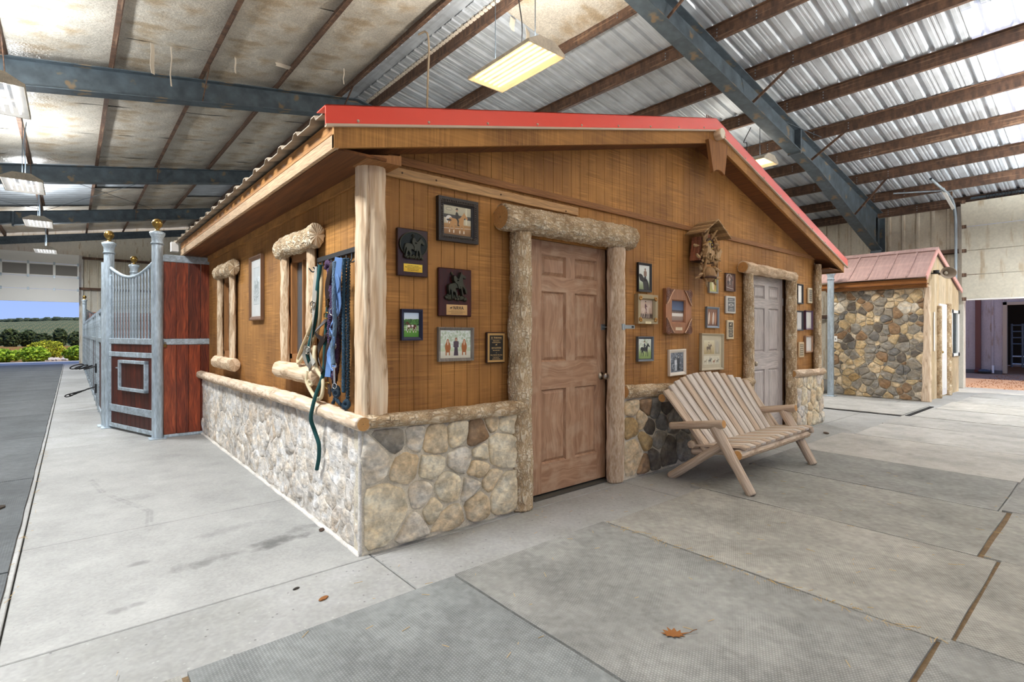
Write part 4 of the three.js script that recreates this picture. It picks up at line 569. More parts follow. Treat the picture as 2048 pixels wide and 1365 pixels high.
  top('floor_seam', box(8.63, 8.655, .0, .01, -1.5, .62), MAT.blackRubber, 'black rubber seam strip running toward the shed', 'strip');
}
// ---------------------------------------------------------------- the log bench
{
  const B = thing('log_bench', 'weathered log bench with fan of slats in front of the cabin', 'bench', [2.83, 0, .2]); const X1 = 1.43, m = MAT.bench;
  const lg = (n, a, b, r0, r1, o = {}) => addLog(B, n, a, b, r0, r1, o.mat ?? m, { amp: .1, fine: .03, seg: 16, rings: 26, tile: .5, n: V(1, 0, 0), ...o });
  for (const [x, e] of [[0, 0], [X1, .0]]) {
    lg('front_leg', [x - .0, .017, .77 - (x ? .07 : 0)], [x, .52, .455 - (x ? .04 : 0)], .04, .046, { ends: '0' });
    lg('rear_leg', [x + .045, .0, .0], [x + .045, .37, .5], .04, .036, { ends: '0' });
    lg('arm', [x - .01, .475, .04], [x - .01, .555, .54], .032, .036, { ends: '1', mat: MAT.greywood2 });
    lg('back_post', [x + .07, .27, .36], [x + .07, .76, -.02], .034, .032);
    lg('seat_rail', [x + .085, .255, .2], [x + .085, .345, .66], .03, .034);
  }
  lg('back_rail', [-.02, .715, -.045], [X1 + .12, .72, -.06], .04, .036, { ends: '01', n: V(0, 1, 0) });
  lg('back_rail', [.02, .33, .22], [X1 + .1, .325, .2], .034, .034, { n: V(0, 1, 0) });
  lg('front_rail', [.02, .31, .64], [X1 + .1, .3, .6], .042, .04, { ends: '01', n: V(0, 1, 0), mat: MAT.peel });
  // fan of back slats with an arched top
  const NB = 13; for (let i = 0; i < NB; i++) {
    const t = i / (NB - 1), xb = mix(.1, X1 - .02, t), xt = mix(-.02, X1 + .06, t), arch = .12 * (1 - Math.pow(2 * t - 1, 2)), y0 = .315, y1 = .79 + arch, z0 = .335, z1 = -.005 - arch * .75;
    const g = bar([xb, y0, z0], [xt, y1, z1], .094, .018, .6, V(0, .58, .8)); mesh('back_slat', g, i % 3 ? MAT.greywood : MAT.greywood2, B);
  }
  // seat slats run from back to front and bend down over the rail
  const NS = 15; for (let i = 0; i < NS; i++) { const x = mix(.07, X1 + .03, i / (NS - 1)), dz = -.04 * (i / NS); const a = bar([x, .325, .25 + dz], [x, .378, .655 + dz], .08, .018, .6, V(0, 1, 0)), b = bar([x, .378, .65 + dz], [x, .368, .705 + dz], .08, .018, .6, V(0, 1, 0)); mesh('seat_slat', join([a, b]), i % 2 ? MAT.greywood : MAT.greywood2, B); }
}
// ---------------------------------------------------------------- pictures and plaques
function canvas(w, h, f) { const c = document.createElement('canvas'); c.width = w; c.height = h; const x = c.getContext('2d'); f(x, w, h); const t = new THREE.CanvasTexture(c); t.colorSpace = THREE.SRGBColorSpace; return t; }
const HORSE = [[1, .62], [.97, .58], [.92, .61], [.86, .66], [.82, .6], [.8, .5], [.79, .42], [.81, .3], [.85, .18], [.84, .02], [.79, 0], [.78, .06], [.79, .18], [.73, .32], [.7, .34], [.66, .2], [.64, .03], [.59, 0], [.6, .06], [.62, .2], [.63, .36], [.5, .34], [.38, .37], [.35, .3], [.39, .2], [.35, .03], [.3, 0], [.3, .06], [.32, .18], [.24, .3], [.17, .2], [.14, .04], [.1, 0], [.1, .07], [.12, .2], [.16, .34], [.13, .44], [.08, .35], [.03, .2], [.05, .4], [.1, .56], [.18, .6], [.35, .58], [.5, .57], [.62, .61], [.72, .72], [.8, .82], [.84, .88], [.86, .81], [.92, .74], [1, .66]];
const RIDER = [[.42, .56], [.4, .7], [.43, .82], [.48, .85], [.53, .8], [.58, .7], [.66, .66], [.64, .63], [.55, .66], [.52, .62], [.58, .5], [.55, .36], [.6, .32], [.58, .29], [.5, .3], [.5, .48], [.45, .56]];
function poly(x, P, X, Y, s, flip) { x.beginPath(); P.forEach(([a, b], i) => { const px = X + (flip ? 1 - a : a) * s, py = Y - b * s; i ? x.lineTo(px, py) : x.moveTo(px, py); }); x.closePath(); x.fill(); }
function horse(x, X, Y, s, col, o = {}) { x.fillStyle = col; poly(x, HORSE, X, Y, s, o.flip); if (o.legs) { x.fillStyle = o.legs; for (const a of [.12, .32, .61, .81]) x.fillRect(X + (o.flip ? 1 - a : a) * s - s * .02, Y - s * .12, s * .05, s * .12); } if (o.patch) { x.fillStyle = o.patch; x.beginPath(); x.ellipse(X + .3 * s, Y - .48 * s, .12 * s, .09 * s, 0, 0, 7); x.ellipse(X + .6 * s, Y - .5 * s, .1 * s, .08 * s, 0, 0, 7); x.fill(); } if (o.rider) { x.fillStyle = o.rider; poly(x, RIDER, X, Y, s, o.flip); const cx = X + (o.flip ? .52 : .48) * s; x.fillStyle = o.skin ?? '#c89a78'; x.beginPath(); x.arc(cx, Y - .9 * s, .045 * s, 0, 7); x.fill(); x.fillStyle = o.hat ?? '#2a2018'; x.fillRect(cx - .075 * s, Y - .955 * s, .15 * s, .02 * s); x.fillRect(cx - .04 * s, Y - 1.0 * s, .08 * s, .05 * s); } }
function person(x, X, Y, s, top, bottom, skin = '#c79a7a', hair = '#3a2a1e') { x.fillStyle = bottom; x.beginPath(); x.moveTo(X - .1 * s, Y - .5 * s); x.lineTo(X + .1 * s, Y - .5 * s); x.lineTo(X + .15 * s, Y - .03 * s); x.lineTo(X - .15 * s, Y - .03 * s); x.fill(); x.fillStyle = top; x.fillRect(X - .11 * s, Y - .82 * s, .22 * s, .36 * s); x.fillRect(X - .17 * s, Y - .8 * s, .07 * s, .32 * s); x.fillRect(X + .1 * s, Y - .8 * s, .07 * s, .32 * s); x.fillStyle = hair; x.beginPath(); x.ellipse(X, Y - .91 * s, .08 * s, .1 * s, 0, 0, 7); x.fill(); x.fillStyle = skin; x.beginPath(); x.ellipse(X, Y - .89 * s, .055 * s, .07 * s, 0, 0, 7); x.fill(); }
function grad(x, w, h, a) { const g = x.createLinearGradient(0, 0, 0, h); a.forEach(([t, c]) => g.addColorStop(t, c)); x.fillStyle = g; x.fillRect(0, 0, w, h); }
function speckle(x, w, h, n, cols, r, y0 = 0, y1 = h) { for (let i = 0; i < n; i++) { x.fillStyle = pick(cols); x.beginPath(); x.arc(rnd() * w, rr(y0, y1), rr(.3, 1) * r, 0, 7); x.fill(); } }
const lines = (x, L, cx, y, s, step, f = 'serif', wt = '') => L.forEach((t, i) => { x.font = `${wt} ${Array.isArray(t) ? t[1] : s}px ${f}`; x.textAlign = 'center'; x.fillText(Array.isArray(t) ? t[0] : t, cx, y + i * step); });
function marks(x, rows, cx, y, w, hh, step) { for (let r = 0; r < rows; r++) { let X = cx - w / 2 * (r % 3 === 1 ? 1 : .7), e = cx + w / 2 * (r % 3 === 1 ? 1 : .7); while (X < e) { const q = rr(.4, 1.6) * hh; x.fillRect(X, y + r * step, Math.min(q, e - X), hh * .55); X += q + hh * .45; } } }
function frameGeo(w, h, b, d, lip = .3) { // mitred frame with a raised outer edge
  const out = [], pr = [[0, 0], [0, d], [b * lip, d], [b, d * .55], [b, 0]], cor = [[-1, -1], [1, -1], [1, 1], [-1, 1]];
  const P = (c, [i, z]) => [c[0] * (w / 2 - i), c[1] * (h / 2 - i), z], pos = [];
  for (let k = 0; k < 4; k++) { const a = cor[k], e = cor[(k + 1) % 4]; for (let q = 0; q < pr.length - 1; q++) { const A = P(a, pr[q]), B = P(e, pr[q]), C = P(e, pr[q + 1]), D = P(a, pr[q + 1]); pos.push(...A, ...B, ...C, ...A, ...C, ...D); } }
  const g = new THREE.BufferGeometry(); g.setAttribute('position', new THREE.Float32BufferAttribute(pos, 3)); g.computeVertexNormals(); return uvBox(g, .4);
}
function picture(o) { // o: name,label,cat,x,y,w,h,tilt,b(order),d(epth),mat,print(canvas fn),glass,mount
  const t = thing(o.name ?? 'picture_frame', o.label, o.cat ?? 'picture', [o.x, o.y, (o.z ?? ZW) + .004]); t.rotation.z = (o.tilt ?? 0) * Math.PI / 180;
  const d = o.d ?? .022, b = o.b ?? .018;
  mesh('backing', box(-o.w / 2 + .001, o.w / 2 - .001, -o.h / 2 + .001, o.h / 2 - .001, 0, d * .3), MAT.black, t);
  mesh('frame', frameGeo(o.w, o.h, b, d, o.lip), o.mat, t, o.frameLabel);
  let iw = o.w - 2 * b, ih = o.h - 2 * b, z = d * .36; if (o.mount) { mesh('mount', box(-iw / 2, iw / 2, -ih / 2, ih / 2, d * .3, z), o.mount, t); iw -= 2 * o.mb; ih -= 2 * (o.mbv ?? o.mb); }
  const pg = new THREE.PlaneGeometry(iw, ih); pg.translate(0, o.dy ?? 0, z + .0008); mesh('print', pg, S(0xffffff, { map: canvas(o.cw ?? 256, Math.round((o.cw ?? 256) * ih / iw), o.print), roughness: .5 }), t);
  if (o.glass) mesh('glass_pane', at(new THREE.PlaneGeometry(o.w - 2 * b, o.h - 2 * b), 0, 0, d * .5), MAT.glass, t);
  return t;
}
const fm = (c, o) => S(c, { roughness: .5, ...o });
{
  // ornate black frame: ridged mouldings
  const p = picture({ label: 'ornate black framed photo of a rider on a palomino, top left of the brown door', x: .721, y: 2.075, w: .325, h: .296, tilt: .3, b: .05, d: .035, mat: fm(0x2c2724, { metalness: .2, roughness: .4 }), cw: 384, glass: 1,
    print: (x, w, h) => { grad(x, w, h, [[0, '#d8cdb0'], [.3, '#b9b49a'], [.31, '#3c3a38'], [.42, '#2c2c30'], [.43, '#d4cbb4'], [.62, '#cdbf9e'], [.63, '#b98b54'], [1, '#8a5f34']]); x.fillStyle = '#e8e4dc'; x.beginPath(); x.arc(w * .2, h * .48, w * .12, 0, 7); x.fill(); x.fillStyle = '#e9e2c6'; x.fillRect(w * .8, 0, w * .06, h * .6); x.strokeStyle = '#f0ead8'; x.lineWidth = 5; x.beginPath(); x.moveTo(0, h * .8); x.lineTo(w, h * .72); x.stroke(); horse(x, w * .12, h * .93, w * .76, '#c69258', { rider: '#26241f', legs: '#f0e6d4' }); x.strokeStyle = '#3a3a3c'; x.lineWidth = 3; x.beginPath(); x.ellipse(w * .2, h * .12, w * .11, h * .05, 0, 0, 7); x.stroke(); x.fillStyle = '#222'; x.beginPath(); x.ellipse(w * .2, h * .5, w * .09, h * .035, 0, 0, 7); x.fill(); } });
  const rg = []; for (let i = 0; i < 22; i++) { const t = -.15 + i * .0143; rg.push(at(new THREE.TorusGeometry(.009, .0035, 5, 8), t, .123, .033), at(new THREE.TorusGeometry(.009, .0035, 5, 8), t, -.123, .033)); } for (let i = 0; i < 17; i++) { const t = -.115 + i * .0143; rg.push(at(new THREE.TorusGeometry(.009, .0035, 5, 8), -.138, t, .033), at(new THREE.TorusGeometry(.009, .0035, 5, 8), .138, t, .033)); } mesh('carved_border', join(rg), fm(0x4a4038, { metalness: .4, roughness: .35 }), p, 'scalloped carved border');
}
function plaque(o) { const t = thing('award_plaque', o.label, 'plaque', [o.x, o.y, ZW + .003]); t.rotation.z = (o.tilt ?? 0) * Math.PI / 180; mesh('board', bev(-o.w / 2, o.w / 2, -o.h / 2, o.h / 2, 0, o.d ?? .024, .005, .35), o.mat, t); return t; }
function printPlate(t, w, h, x, y, z, f, mat = {}, cw = 256) { const g = new THREE.PlaneGeometry(w, h); g.translate(x, y, z); return mesh('plate', g, S(0xffffff, { map: canvas(cw, Math.round(cw * h / w), f), roughness: .35, ...mat }), t); }
function relief(P, s, d, flip) { const sh = new THREE.Shape(P.map(([a, b]) => new THREE.Vector2((flip ? .5 - a : a - .5) * s, (b - .5) * s))); return new THREE.ExtrudeGeometry(sh, { depth: d, bevelEnabled: true, bevelSize: s * .012, bevelThickness: d * .6, bevelSegments: 2 }); }
const headHat = (s, x, y) => { const a = new THREE.SphereGeometry(s * .05, 10, 8), b = lathe([[0, s * .08], [s * .045, s * .07], [s * .05, s * .02], [s * .09, .0], [s * .09, -.002], [0, -.002]], 12); a.translate(x, y, 0); b.translate(x, y + s * .03, 0); return join([a, b]); };
{
  const bronze = fm(0x4a4a3e, { metalness: .75, roughness: .38 }), wal = S(0x4a2a20, { map: T.grain, roughness: .3 }), zeb = S(0x7a4a30, { map: T.stall, roughness: .3 });
  let t = plaque({ label: 'dark walnut plaque with oval rider medallion and yellow plate', x: .373, y: 1.822, w: .222, h: .304, mat: wal });
  const ov = new THREE.CylinderGeometry(.092, .095, .012, 40); ov.rotateX(Math.PI / 2); ov.scale(1.05, .86, 1); mesh('medallion', at(ov, 0, .05, .028), fm(0x20251f, { metalness: .5, roughness: .35 }), t, 'oval dark bronze medallion');
  const rim = new THREE.TorusGeometry(.093, .0035, 6, 44); rim.scale(1.05, .86, 1); mesh('medallion_rim', at(rim, 0, .05, .034), bronze, t);
  mesh('horse_relief', at(join([relief(HORSE, .15, .008, false), relief(RIDER, .15, .011, false), headHat(.15, -.003, .062)]), -.004, .04, .034), bronze, t, 'raised horse and rider'); const gr = []; for (let i = 0; i < 16; i++) gr.push(at(new THREE.SphereGeometry(.011, 6, 5), -.06 + i * .008, -.028 + .006 * Math.sin(i * 2), .034)); mesh('ground_relief', join(gr), bronze, t);
  printPlate(t, .135, .05, 0, -.098, .026, (x, w, h) => { grad(x, w, h, [[0, '#f4d24c'], [1, '#e2b12c']]); x.fillStyle = '#3c2c08'; marks(x, 4, w / 2, h * .2, w * .85, 12, 18); }, { metalness: .3 });
  t = plaque({ label: 'striped wood plaque with bronze reining horse and NRHA plate', x: .7, y: 1.584, w: .268, h: .326, mat: zeb });
  mesh('horse_relief', at((() => { const g = join([relief(HORSE, .17, .016, false), relief(RIDER, .17, .02, false), headHat(.17, -.003, .07)]); g.rotateZ(.35); return g; })(), -.005, .055, .026), bronze, t, 'raised sliding horse and rider');
  const rk = []; for (let i = 0; i < 26; i++) { const g = new THREE.DodecahedronGeometry(rr(.009, .02)); rk.push(at(g, rr(-.085, .075), -.035 + rr(-.012, .012), .03)); } mesh('rock_relief', join(rk), bronze, t);
  printPlate(t, .17, .07, .01, -.118, .0255, (x, w, h) => { grad(x, w, h, [[0, '#d8b07a'], [1, '#c99c62']]); x.fillStyle = '#1c140c'; x.font = 'bold 46px sans-serif'; x.textAlign = 'center'; x.fillText('NRHA', w * .57, h * .46); horse(x, w * .16, h * .46, 34, '#1c140c'); x.font = '12px sans-serif'; marks(x, 4, w / 2, h * .58, w * .8, 5, 10); }, { metalness: .3 });
  picture({ label: 'small dark blue framed photo of a pinto horse by a white fence', x: .368, y: 1.361, w: .152, h: .2, b: .022, d: .026, mat: fm(0x2a2c44, { metalness: .3, roughness: .3 }), print: (x, w, h) => { grad(x, w, h, [[0, '#c9dcf0'], [.3, '#dfe9f2'], [.31, '#3d6a2c'], [.55, '#2e5522'], [.56, '#78a444'], [1, '#4e8a26']]); speckle(x, w, h, 200, ['#2c5420', '#4a7a34', '#5d8f40'], 14, h * .28, h * .52); x.strokeStyle = '#f6f6f4'; x.lineWidth = 6; for (const y of [.55, .63, .71]) { x.beginPath(); x.moveTo(0, h * y); x.lineTo(w, h * y); x.stroke(); } for (let i = 0; i < 6; i++) { x.beginPath(); x.moveTo(i * w / 5, h * .52); x.lineTo(i * w / 5, h * .76); x.stroke(); } horse(x, w * .1, h * .82, w * .8, '#5a2c16', { patch: '#f2ede4', legs: '#f4f0e8', flip: true }); } });
  picture({ label: 'grey barnwood framed photo of a woman leading two chestnut horses', x: .711, y: 1.232, w: .29, h: .231, tilt: -.3, b: .021, d: .022, mat: S(0x9a928a, { map: T.grain, roughness: .85 }), cw: 384, print: (x, w, h) => { grad(x, w, h, [[0, '#e6ece8'], [.5, '#d5dfcc'], [.75, '#c4cfae'], [.76, '#dcdccc'], [1, '#cfc8b4']]); speckle(x, w, h, 240, ['#c9d6c2', '#b7c6ac', '#dfe6dc'], 18, 0, h * .6); for (const cx of [.24, .78]) { x.fillStyle = '#a5602c'; x.beginPath(); x.ellipse(w * cx, h * .6, w * .09, h * .2, 0, 0, 7); x.fill(); x.fillRect(w * cx - w * .07, h * .66, w * .035, h * .24); x.fillRect(w * cx + w * .035, h * .66, w * .035, h * .24); x.fillStyle = '#b87440'; x.beginPath(); x.ellipse(w * cx, h * .44, w * .045, h * .13, 0, 0, 7); x.fill(); x.fillStyle = '#f0e8dc'; x.fillRect(w * cx - 4, h * .36, 8, h * .16); } person(x, w * .51, h * .93, h * .66, '#5a4a52', '#4c3c46', '#caa088', '#8a4a2a'); }, glass: 0 });
  t = plaque({ label: 'walnut plaque with black QUALIFIER plate edged in gold beside the brown door', x: 1.052, y: 1.202, w: .17, h: .223, tilt: -.3, mat: wal }); mesh('gold_edge', box(-.078, .078, -.104, .104, .024, .0255), S(0xc8a064, { metalness: .5, roughness: .35 }), t);
  printPlate(t, .124, .178, 0, 0, .0262, (x, w, h) => { x.fillStyle = '#16130f'; x.fillRect(0, 0, w, h); x.fillStyle = '#e0b878'; lines(x, [['Q  Nutrena', 36]], w / 2, 46, 30, 30, 'serif', 'bold'); x.fillRect(20, 60, w - 40, 2); lines(x, [['AQHA LEVEL 1', 20], ['CHAMPIONSHIPS', 20]], w / 2, 88, 20, 26, 'sans-serif', 'bold'); horse(x, w / 2 - 20, 156, 38, '#e0b878'); lines(x, [['QUALIFIER', 32], ['', 24], ['&', 20], ['This Will Be The Day', 22]], w / 2, 198, 30, 34, 'serif', 'bold'); marks(x, 1, w / 2, 218, 190, 17, 20); x.fillRect(w * .2, 316, w * .6, 2); marks(x, 2, w / 2, 328, 150, 13, 20); }, { roughness: .3 }, 256);
}
{ // the group between the doors
  const grass = (x, w, h) => grad(x, w, h, [[0, '#e6e8e4'], [.45, '#cdd6c0'], [.7, '#9db070'], [1, '#7c9450']]);
  picture({ label: 'black framed portrait of a woman hugging a black horse', x: 2.85, y: 1.833, w: .21, h: .273, b: .022, d: .024, mat: fm(0x1c1c20), print: (x, w, h) => { grad(x, w, h, [[0, '#eef0ea'], [.6, '#dfe5d8'], [.8, '#a8b58c'], [1, '#7f8f60']]); x.fillStyle = '#14161c'; x.beginPath(); x.moveTo(0, h * .38); x.quadraticCurveTo(w * .25, h * .3, w * .45, h * .5); x.quadraticCurveTo(w * .95, h * .5, w * .98, h); x.lineTo(w * .45, h); x.lineTo(w * .38, h * .7); x.lineTo(w * .1, h * .62); x.closePath(); x.fill(); person(x, w * .6, h * .72, h * .6, '#8a6a58', '#2a2426', '#c99a7c', '#3a1c12'); }, glass: 1 });
  let t = picture({ name: 'shadow_box', label: 'champagne shadow box with gilt corners and a rider portrait', x: 2.865, y: 1.533, w: .31, h: .276, tilt: -.3, b: .05, d: .045, lip: .75, mat: fm(0xa89878, { metalness: .35, roughness: .45 }), print: (x, w, h) => { grad(x, w, h, [[0, '#cbb6a4'], [.7, '#b79a86'], [.8, '#4a3a32'], [1, '#6a5648']]); horse(x, w * .12, h * .96, w * .76, '#cdb9ac', { rider: '#5a3038' }); } });
  const gl = []; for (const sx of [-1, 1]) for (const sy of [-1, 1]) for (let k = 0; k < 7; k++) { const a = k * .9; gl.push(at(new THREE.SphereGeometry(.012 - k * .0008, 7, 6), sx * (.125 - Math.cos(a) * .018 - k * .002), sy * (.108 - Math.sin(a) * .018 - k * .002), .046)); } mesh('gilt_corners', join(gl), fm(0xb98a4c, { metalness: .6, roughness: .35 }), t); printPlate(t, .09, .022, .0, -.128, .047, (x, w, h) => { x.fillStyle = '#e6d8b0'; x.fillRect(0, 0, w, h); x.fillStyle = '#8a7a58'; marks(x, 1, w / 2, h * .4, w * .8, 14, 20); });
  t = picture({ label: 'large tooled leather frame with carved corners beside the cuckoo clock', x: 3.4, y: 1.525, w: .46, h: .445, tilt: -.4, b: .115, d: .035, lip: .9, mat: S(0xc88a62, { map: T.grain, roughness: .55 }), print: (x, w, h) => { grad(x, w, h, [[0, '#2c3a5c'], [.42, '#5a6c8c'], [.46, '#3a3438'], [.7, '#b8a08c'], [1, '#7a4a34']]); for (let i = 0; i < 7; i++) person(x, w * (.12 + i * .13), h * .92, h * .42, '#e8e2d8', '#8a7a70'); } });
  const dk = fm(0x6a4434), rope = fm(0xd8b090); for (const sx of [-1, 1]) for (const sy of [-1, 1]) { const s = new THREE.Shape([[0, 0], [.13, 0], [.1, .03], [.08, .05], [.06, .08], [.04, .11], [0, .15]].map(([a, b]) => new THREE.Vector2(sx * (.225 - a), sy * (.218 - b)))); const c = mesh('carved_corner', at(new THREE.ExtrudeGeometry(s, { depth: .006, bevelEnabled: false }), 0, 0, .036), dk, t, 'dark carved corner'); mesh('rope_edge', tube([[sx * (.225 - .13), sy * .216, .044], [sx * (.225 - .1), sy * (.218 - .03), .044], [sx * (.225 - .07), sy * (.218 - .065), .044], [sx * (.225 - .04), sy * (.218 - .11), .044], [sx * .223, sy * (.218 - .15), .044]], .006, 24, 6), rope, c); mesh('scroll', join([.045, .028].map((r, i) => at(new THREE.TorusGeometry(r, .004, 5, 14), sx * .19, sy * .185, .042))), fm(0x8a5c44), c); } printPlate(t, .12, .03, .0, -.175, .0362, (x, w, h) => { x.fillStyle = '#e4d2b4'; x.fillRect(0, 0, w, h); x.fillStyle = '#a08a6a'; marks(x, 2, w / 2, h * .25, w * .8, 12, 24); });
  picture({ label: 'blue grey framed photo of a rider on a dark horse, left above the bench', x: 2.86, y: 1.157, w: .245, h: .235, tilt: -.4, b: .018, d: .026, mat: fm(0x6a7078, { metalness: .3 }), mount: fm(0x2a2e38), mb: .006, print: (x, w, h) => { grass(x, w, h); speckle(x, w, h, 90, ['#c5cfbc', '#dfe6da', '#b6c2a6'], 16, 0, h * .5); horse(x, w * .1, h * .9, w * .78, '#1e1f26', { rider: '#34343c' }); } });
  picture({ label: 'white framed black and white photo tilted above the bench back', x: 3.4, y: 1.01, w: .3, h: .264, tilt: .8, b: .034, d: .026, mat: fm(0xe8ddcc), print: (x, w, h) => { grad(x, w, h, [[0, '#8b929c'], [.5, '#5c646e'], [1, '#707880']]); speckle(x, w, h, 160, ['#4a525c', '#9aa2ac', '#666e78'], 13); person(x, w * .42, h * .95, h * .7, '#d8dce0', '#c2c8ce', '#c6c6c6', '#2a2c30'); person(x, w * .62, h * .95, h * .8, '#3a4048', '#2c3036', '#b8b8b8', '#222'); } });
  picture({ label: 'large beige matted collage of horse photos just above the bench', x: 4.08, y: 1.101, w: .47, h: .401, tilt: -.8, b: .024, d: .03, mat: fm(0xb8ab8e), mount: fm(0xcfc3a6), mb: .02, cw: 384, glass: 1, print: (x, w, h) => { x.fillStyle = '#cdc1a4'; x.fillRect(0, 0, w, h); const win = (X, Y, W, H, f) => { x.save(); x.beginPath(); x.rect(X * w, Y * h, W * w, H * h); x.clip(); x.translate(X * w, Y * h); f(W * w, H * h); x.restore(); }; win(.08, .1, .56, .48, (a, b) => { grad(x, a, b, [[0, '#e6dfc2'], [.7, '#c8b483'], [1, '#b09660']]); horse(x, a * .2, b * .92, a * .56, '#5a3c24', { rider: '#3a342c' }); }); win(.68, .08, .26, .5, (a, b) => { grad(x, a, b, [[0, '#c9c2ae'], [1, '#a79c82']]); x.fillStyle = '#b8b0a0'; x.beginPath(); x.ellipse(a * .5, b * .5, a * .28, b * .4, 0, 0, 7); x.fill(); }); win(.06, .64, .88, .3, (a, b) => { x.fillStyle = '#e0dac4'; x.fillRect(0, 0, a, b); horse(x, a * .02, b * .96, a * .2, '#a89a80'); horse(x, a * .28, b * .95, a * .24, '#5c5a50', { rider: '#444' }); horse(x, a * .56, b * .95, a * .18, '#9a5c34'); horse(x, a * .78, b * .96, a * .2, '#8c8672', { rider: '#7a6a54' }); }); } });
  picture({ label: 'grey framed yellow and green portrait half hidden behind the cuckoo clock', x: 4.105, y: 1.883, w: .19, h: .274, b: .02, d: .026, mat: fm(0x9a9a90, { metalness: .2 }), print: (x, w, h) => { grad(x, w, h, [[0, '#6a7a5a'], [.5, '#a8a860'], [1, '#c8c070']]); x.fillStyle = '#e2d8a8'; x.beginPath(); x.ellipse(w * .58, h * .55, w * .24, h * .4, 0, 0, 7); x.fill(); x.fillStyle = '#d08a3c'; x.fillRect(w * .72, h * .2, w * .12, h * .7); } });
  picture({ label: 'unframed brown print of a bay horse in the dust right of the clock', x: 4.49, y: 1.89, w: .22, h: .205, tilt: .4, b: .008, d: .02, mat: fm(0x5a4238), print: (x, w, h) => { grad(x, w, h, [[0, '#6a4a40'], [.5, '#7c5a4c'], [1, '#5a3a30']]); x.strokeStyle = '#e4d8cc'; x.lineWidth = 9; x.beginPath(); x.arc(w * .42, h * .3, w * .28, 3.4, 5.8); x.stroke(); horse(x, w * .12, h * .86, w * .72, '#3c2620', { rider: '#c8b8ac' }); x.strokeStyle = '#d8ccc0'; x.lineWidth = 5; x.beginPath(); x.moveTo(w * .1, h * .8); x.lineTo(w * .9, h * .9); x.stroke(); } });
  let q = plaque({ label: 'pale edged award plaque with grey text plate, upper of two left of the far door', x: 4.49, y: 1.631, w: .22, h: .199, mat: fm(0xcac6be) }); printPlate(q, .16, .155, 0, 0, .0248, (x, w, h) => { x.fillStyle = '#5c5e60'; x.fillRect(0, 0, w, h); x.fillStyle = '#dcdad4'; marks(x, 2, w / 2, 24, w * .9, 22, 32); marks(x, 3, w / 2, 96, w * .4, 18, 28); marks(x, 2, w / 2, 190, w * .7, 18, 26); horse(x, w * .1, h * .62, 62, '#dcdad4'); horse(x, w * .62, h * .62, 62, '#dcdad4', { flip: true }); });
  picture({ label: 'slate framed photo of brown and white horses left of the far door', x: 4.095, y: 1.478, w: .26, h: .232, tilt: -.6, b: .024, d: .024, mat: fm(0x848c94, { metalness: .25 }), print: (x, w, h) => { grad(x, w, h, [[0, '#8a5c42'], [1, '#6a402c']]); for (const [a, c] of [[.1, '#d8c4b0'], [.32, '#a06c48'], [.52, '#e0d0c0'], [.74, '#b88460']]) { x.fillStyle = c; x.beginPath(); x.ellipse(w * (a + .08), h * .55, w * .09, h * .38, .1, 0, 7); x.fill(); } } });
  q = plaque({ label: 'narrow gold edged plaque with dark plate, lower of two left of the far door', x: 4.48, y: 1.345, w: .15, h: .218, mat: fm(0xd8c8a8) }); printPlate(q, .1, .17, 0, 0, .0248, (x, w, h) => { x.fillStyle = '#4a443a'; x.fillRect(0, 0, w, h); x.fillStyle = '#e8dcc0'; marks(x, 6, w / 2, 150, w * .9, 34, 46); horse(x, w * .28, 110, 110, '#e8dcc0'); });
  // right of the far door
  const R = [['black framed print with white painted reflection, upper left of the six right of the far door', 6.43, 1.847, .185, .276, 0x2c2c30, 1], ['small pale award plaque at the top beside the corner log', 6.79, 1.842, .14, .219, 0xe0d4b8, 2], ['dark framed print with white painted reflection in the middle row nearest the far door', 6.41, 1.477, .22, .278, 0x3a3640, 1], ['plum framed print with white painted reflection in the middle row next to the corner log', 6.735, 1.489, .25, .272, 0x5c3f58, 1], ['small pale award plaque in the bottom row nearest the far door', 6.48, 1.074, .165, .213, 0xd8c09a, 2], ['bronze framed print with white painted reflection in the bottom row beside the corner log', 6.735, 1.148, .25, .238, 0xa88468, 1]];
  R.forEach(([label, x, y, w, h, c, k], i) => { if (k === 2) { const p = plaque({ label, x, y, w, h, mat: fm(c) }); printPlate(p, w - .04, h - .05, 0, 0, .0248, (g, W, H) => { g.fillStyle = i === 1 ? '#7c7264' : '#8a7a60'; g.fillRect(0, 0, W, H); g.fillStyle = '#f0e6d0'; marks(g, 5, W / 2, H * .1, W * .9, 30, H * .18); }); } else picture({ label, x, y, w, h, b: .02, d: .03, mat: fm(c), glass: 1, print: (g, W, H) => { g.fillStyle = '#efece8'; g.fillRect(0, 0, W, H); g.strokeStyle = '#c9c4bc'; g.lineWidth = 4; g.strokeRect(14, 14, W - 28, H - 28); g.fillStyle = '#b4aea6';  } }); });  // blank white prints stand for the bright doorway reflected in their glass
  // framed print on the side wall
  const sp = thing('picture_frame', 'wood framed print with wide white mat on the orange side wall', 'picture', [XW - .004, 1.74, -2.52], -Math.PI / 2);
  mesh('backing', box(-.21, .21, -.305, .305, 0, .008), MAT.black, sp); mesh('frame', frameGeo(.43, .62, .038, .03), S(0x8a6448, { map: T.grain, roughness: .5 }), sp); mesh('mount', box(-.178, .178, -.272, .272, .008, .012), fm(0xf0eee8), sp);
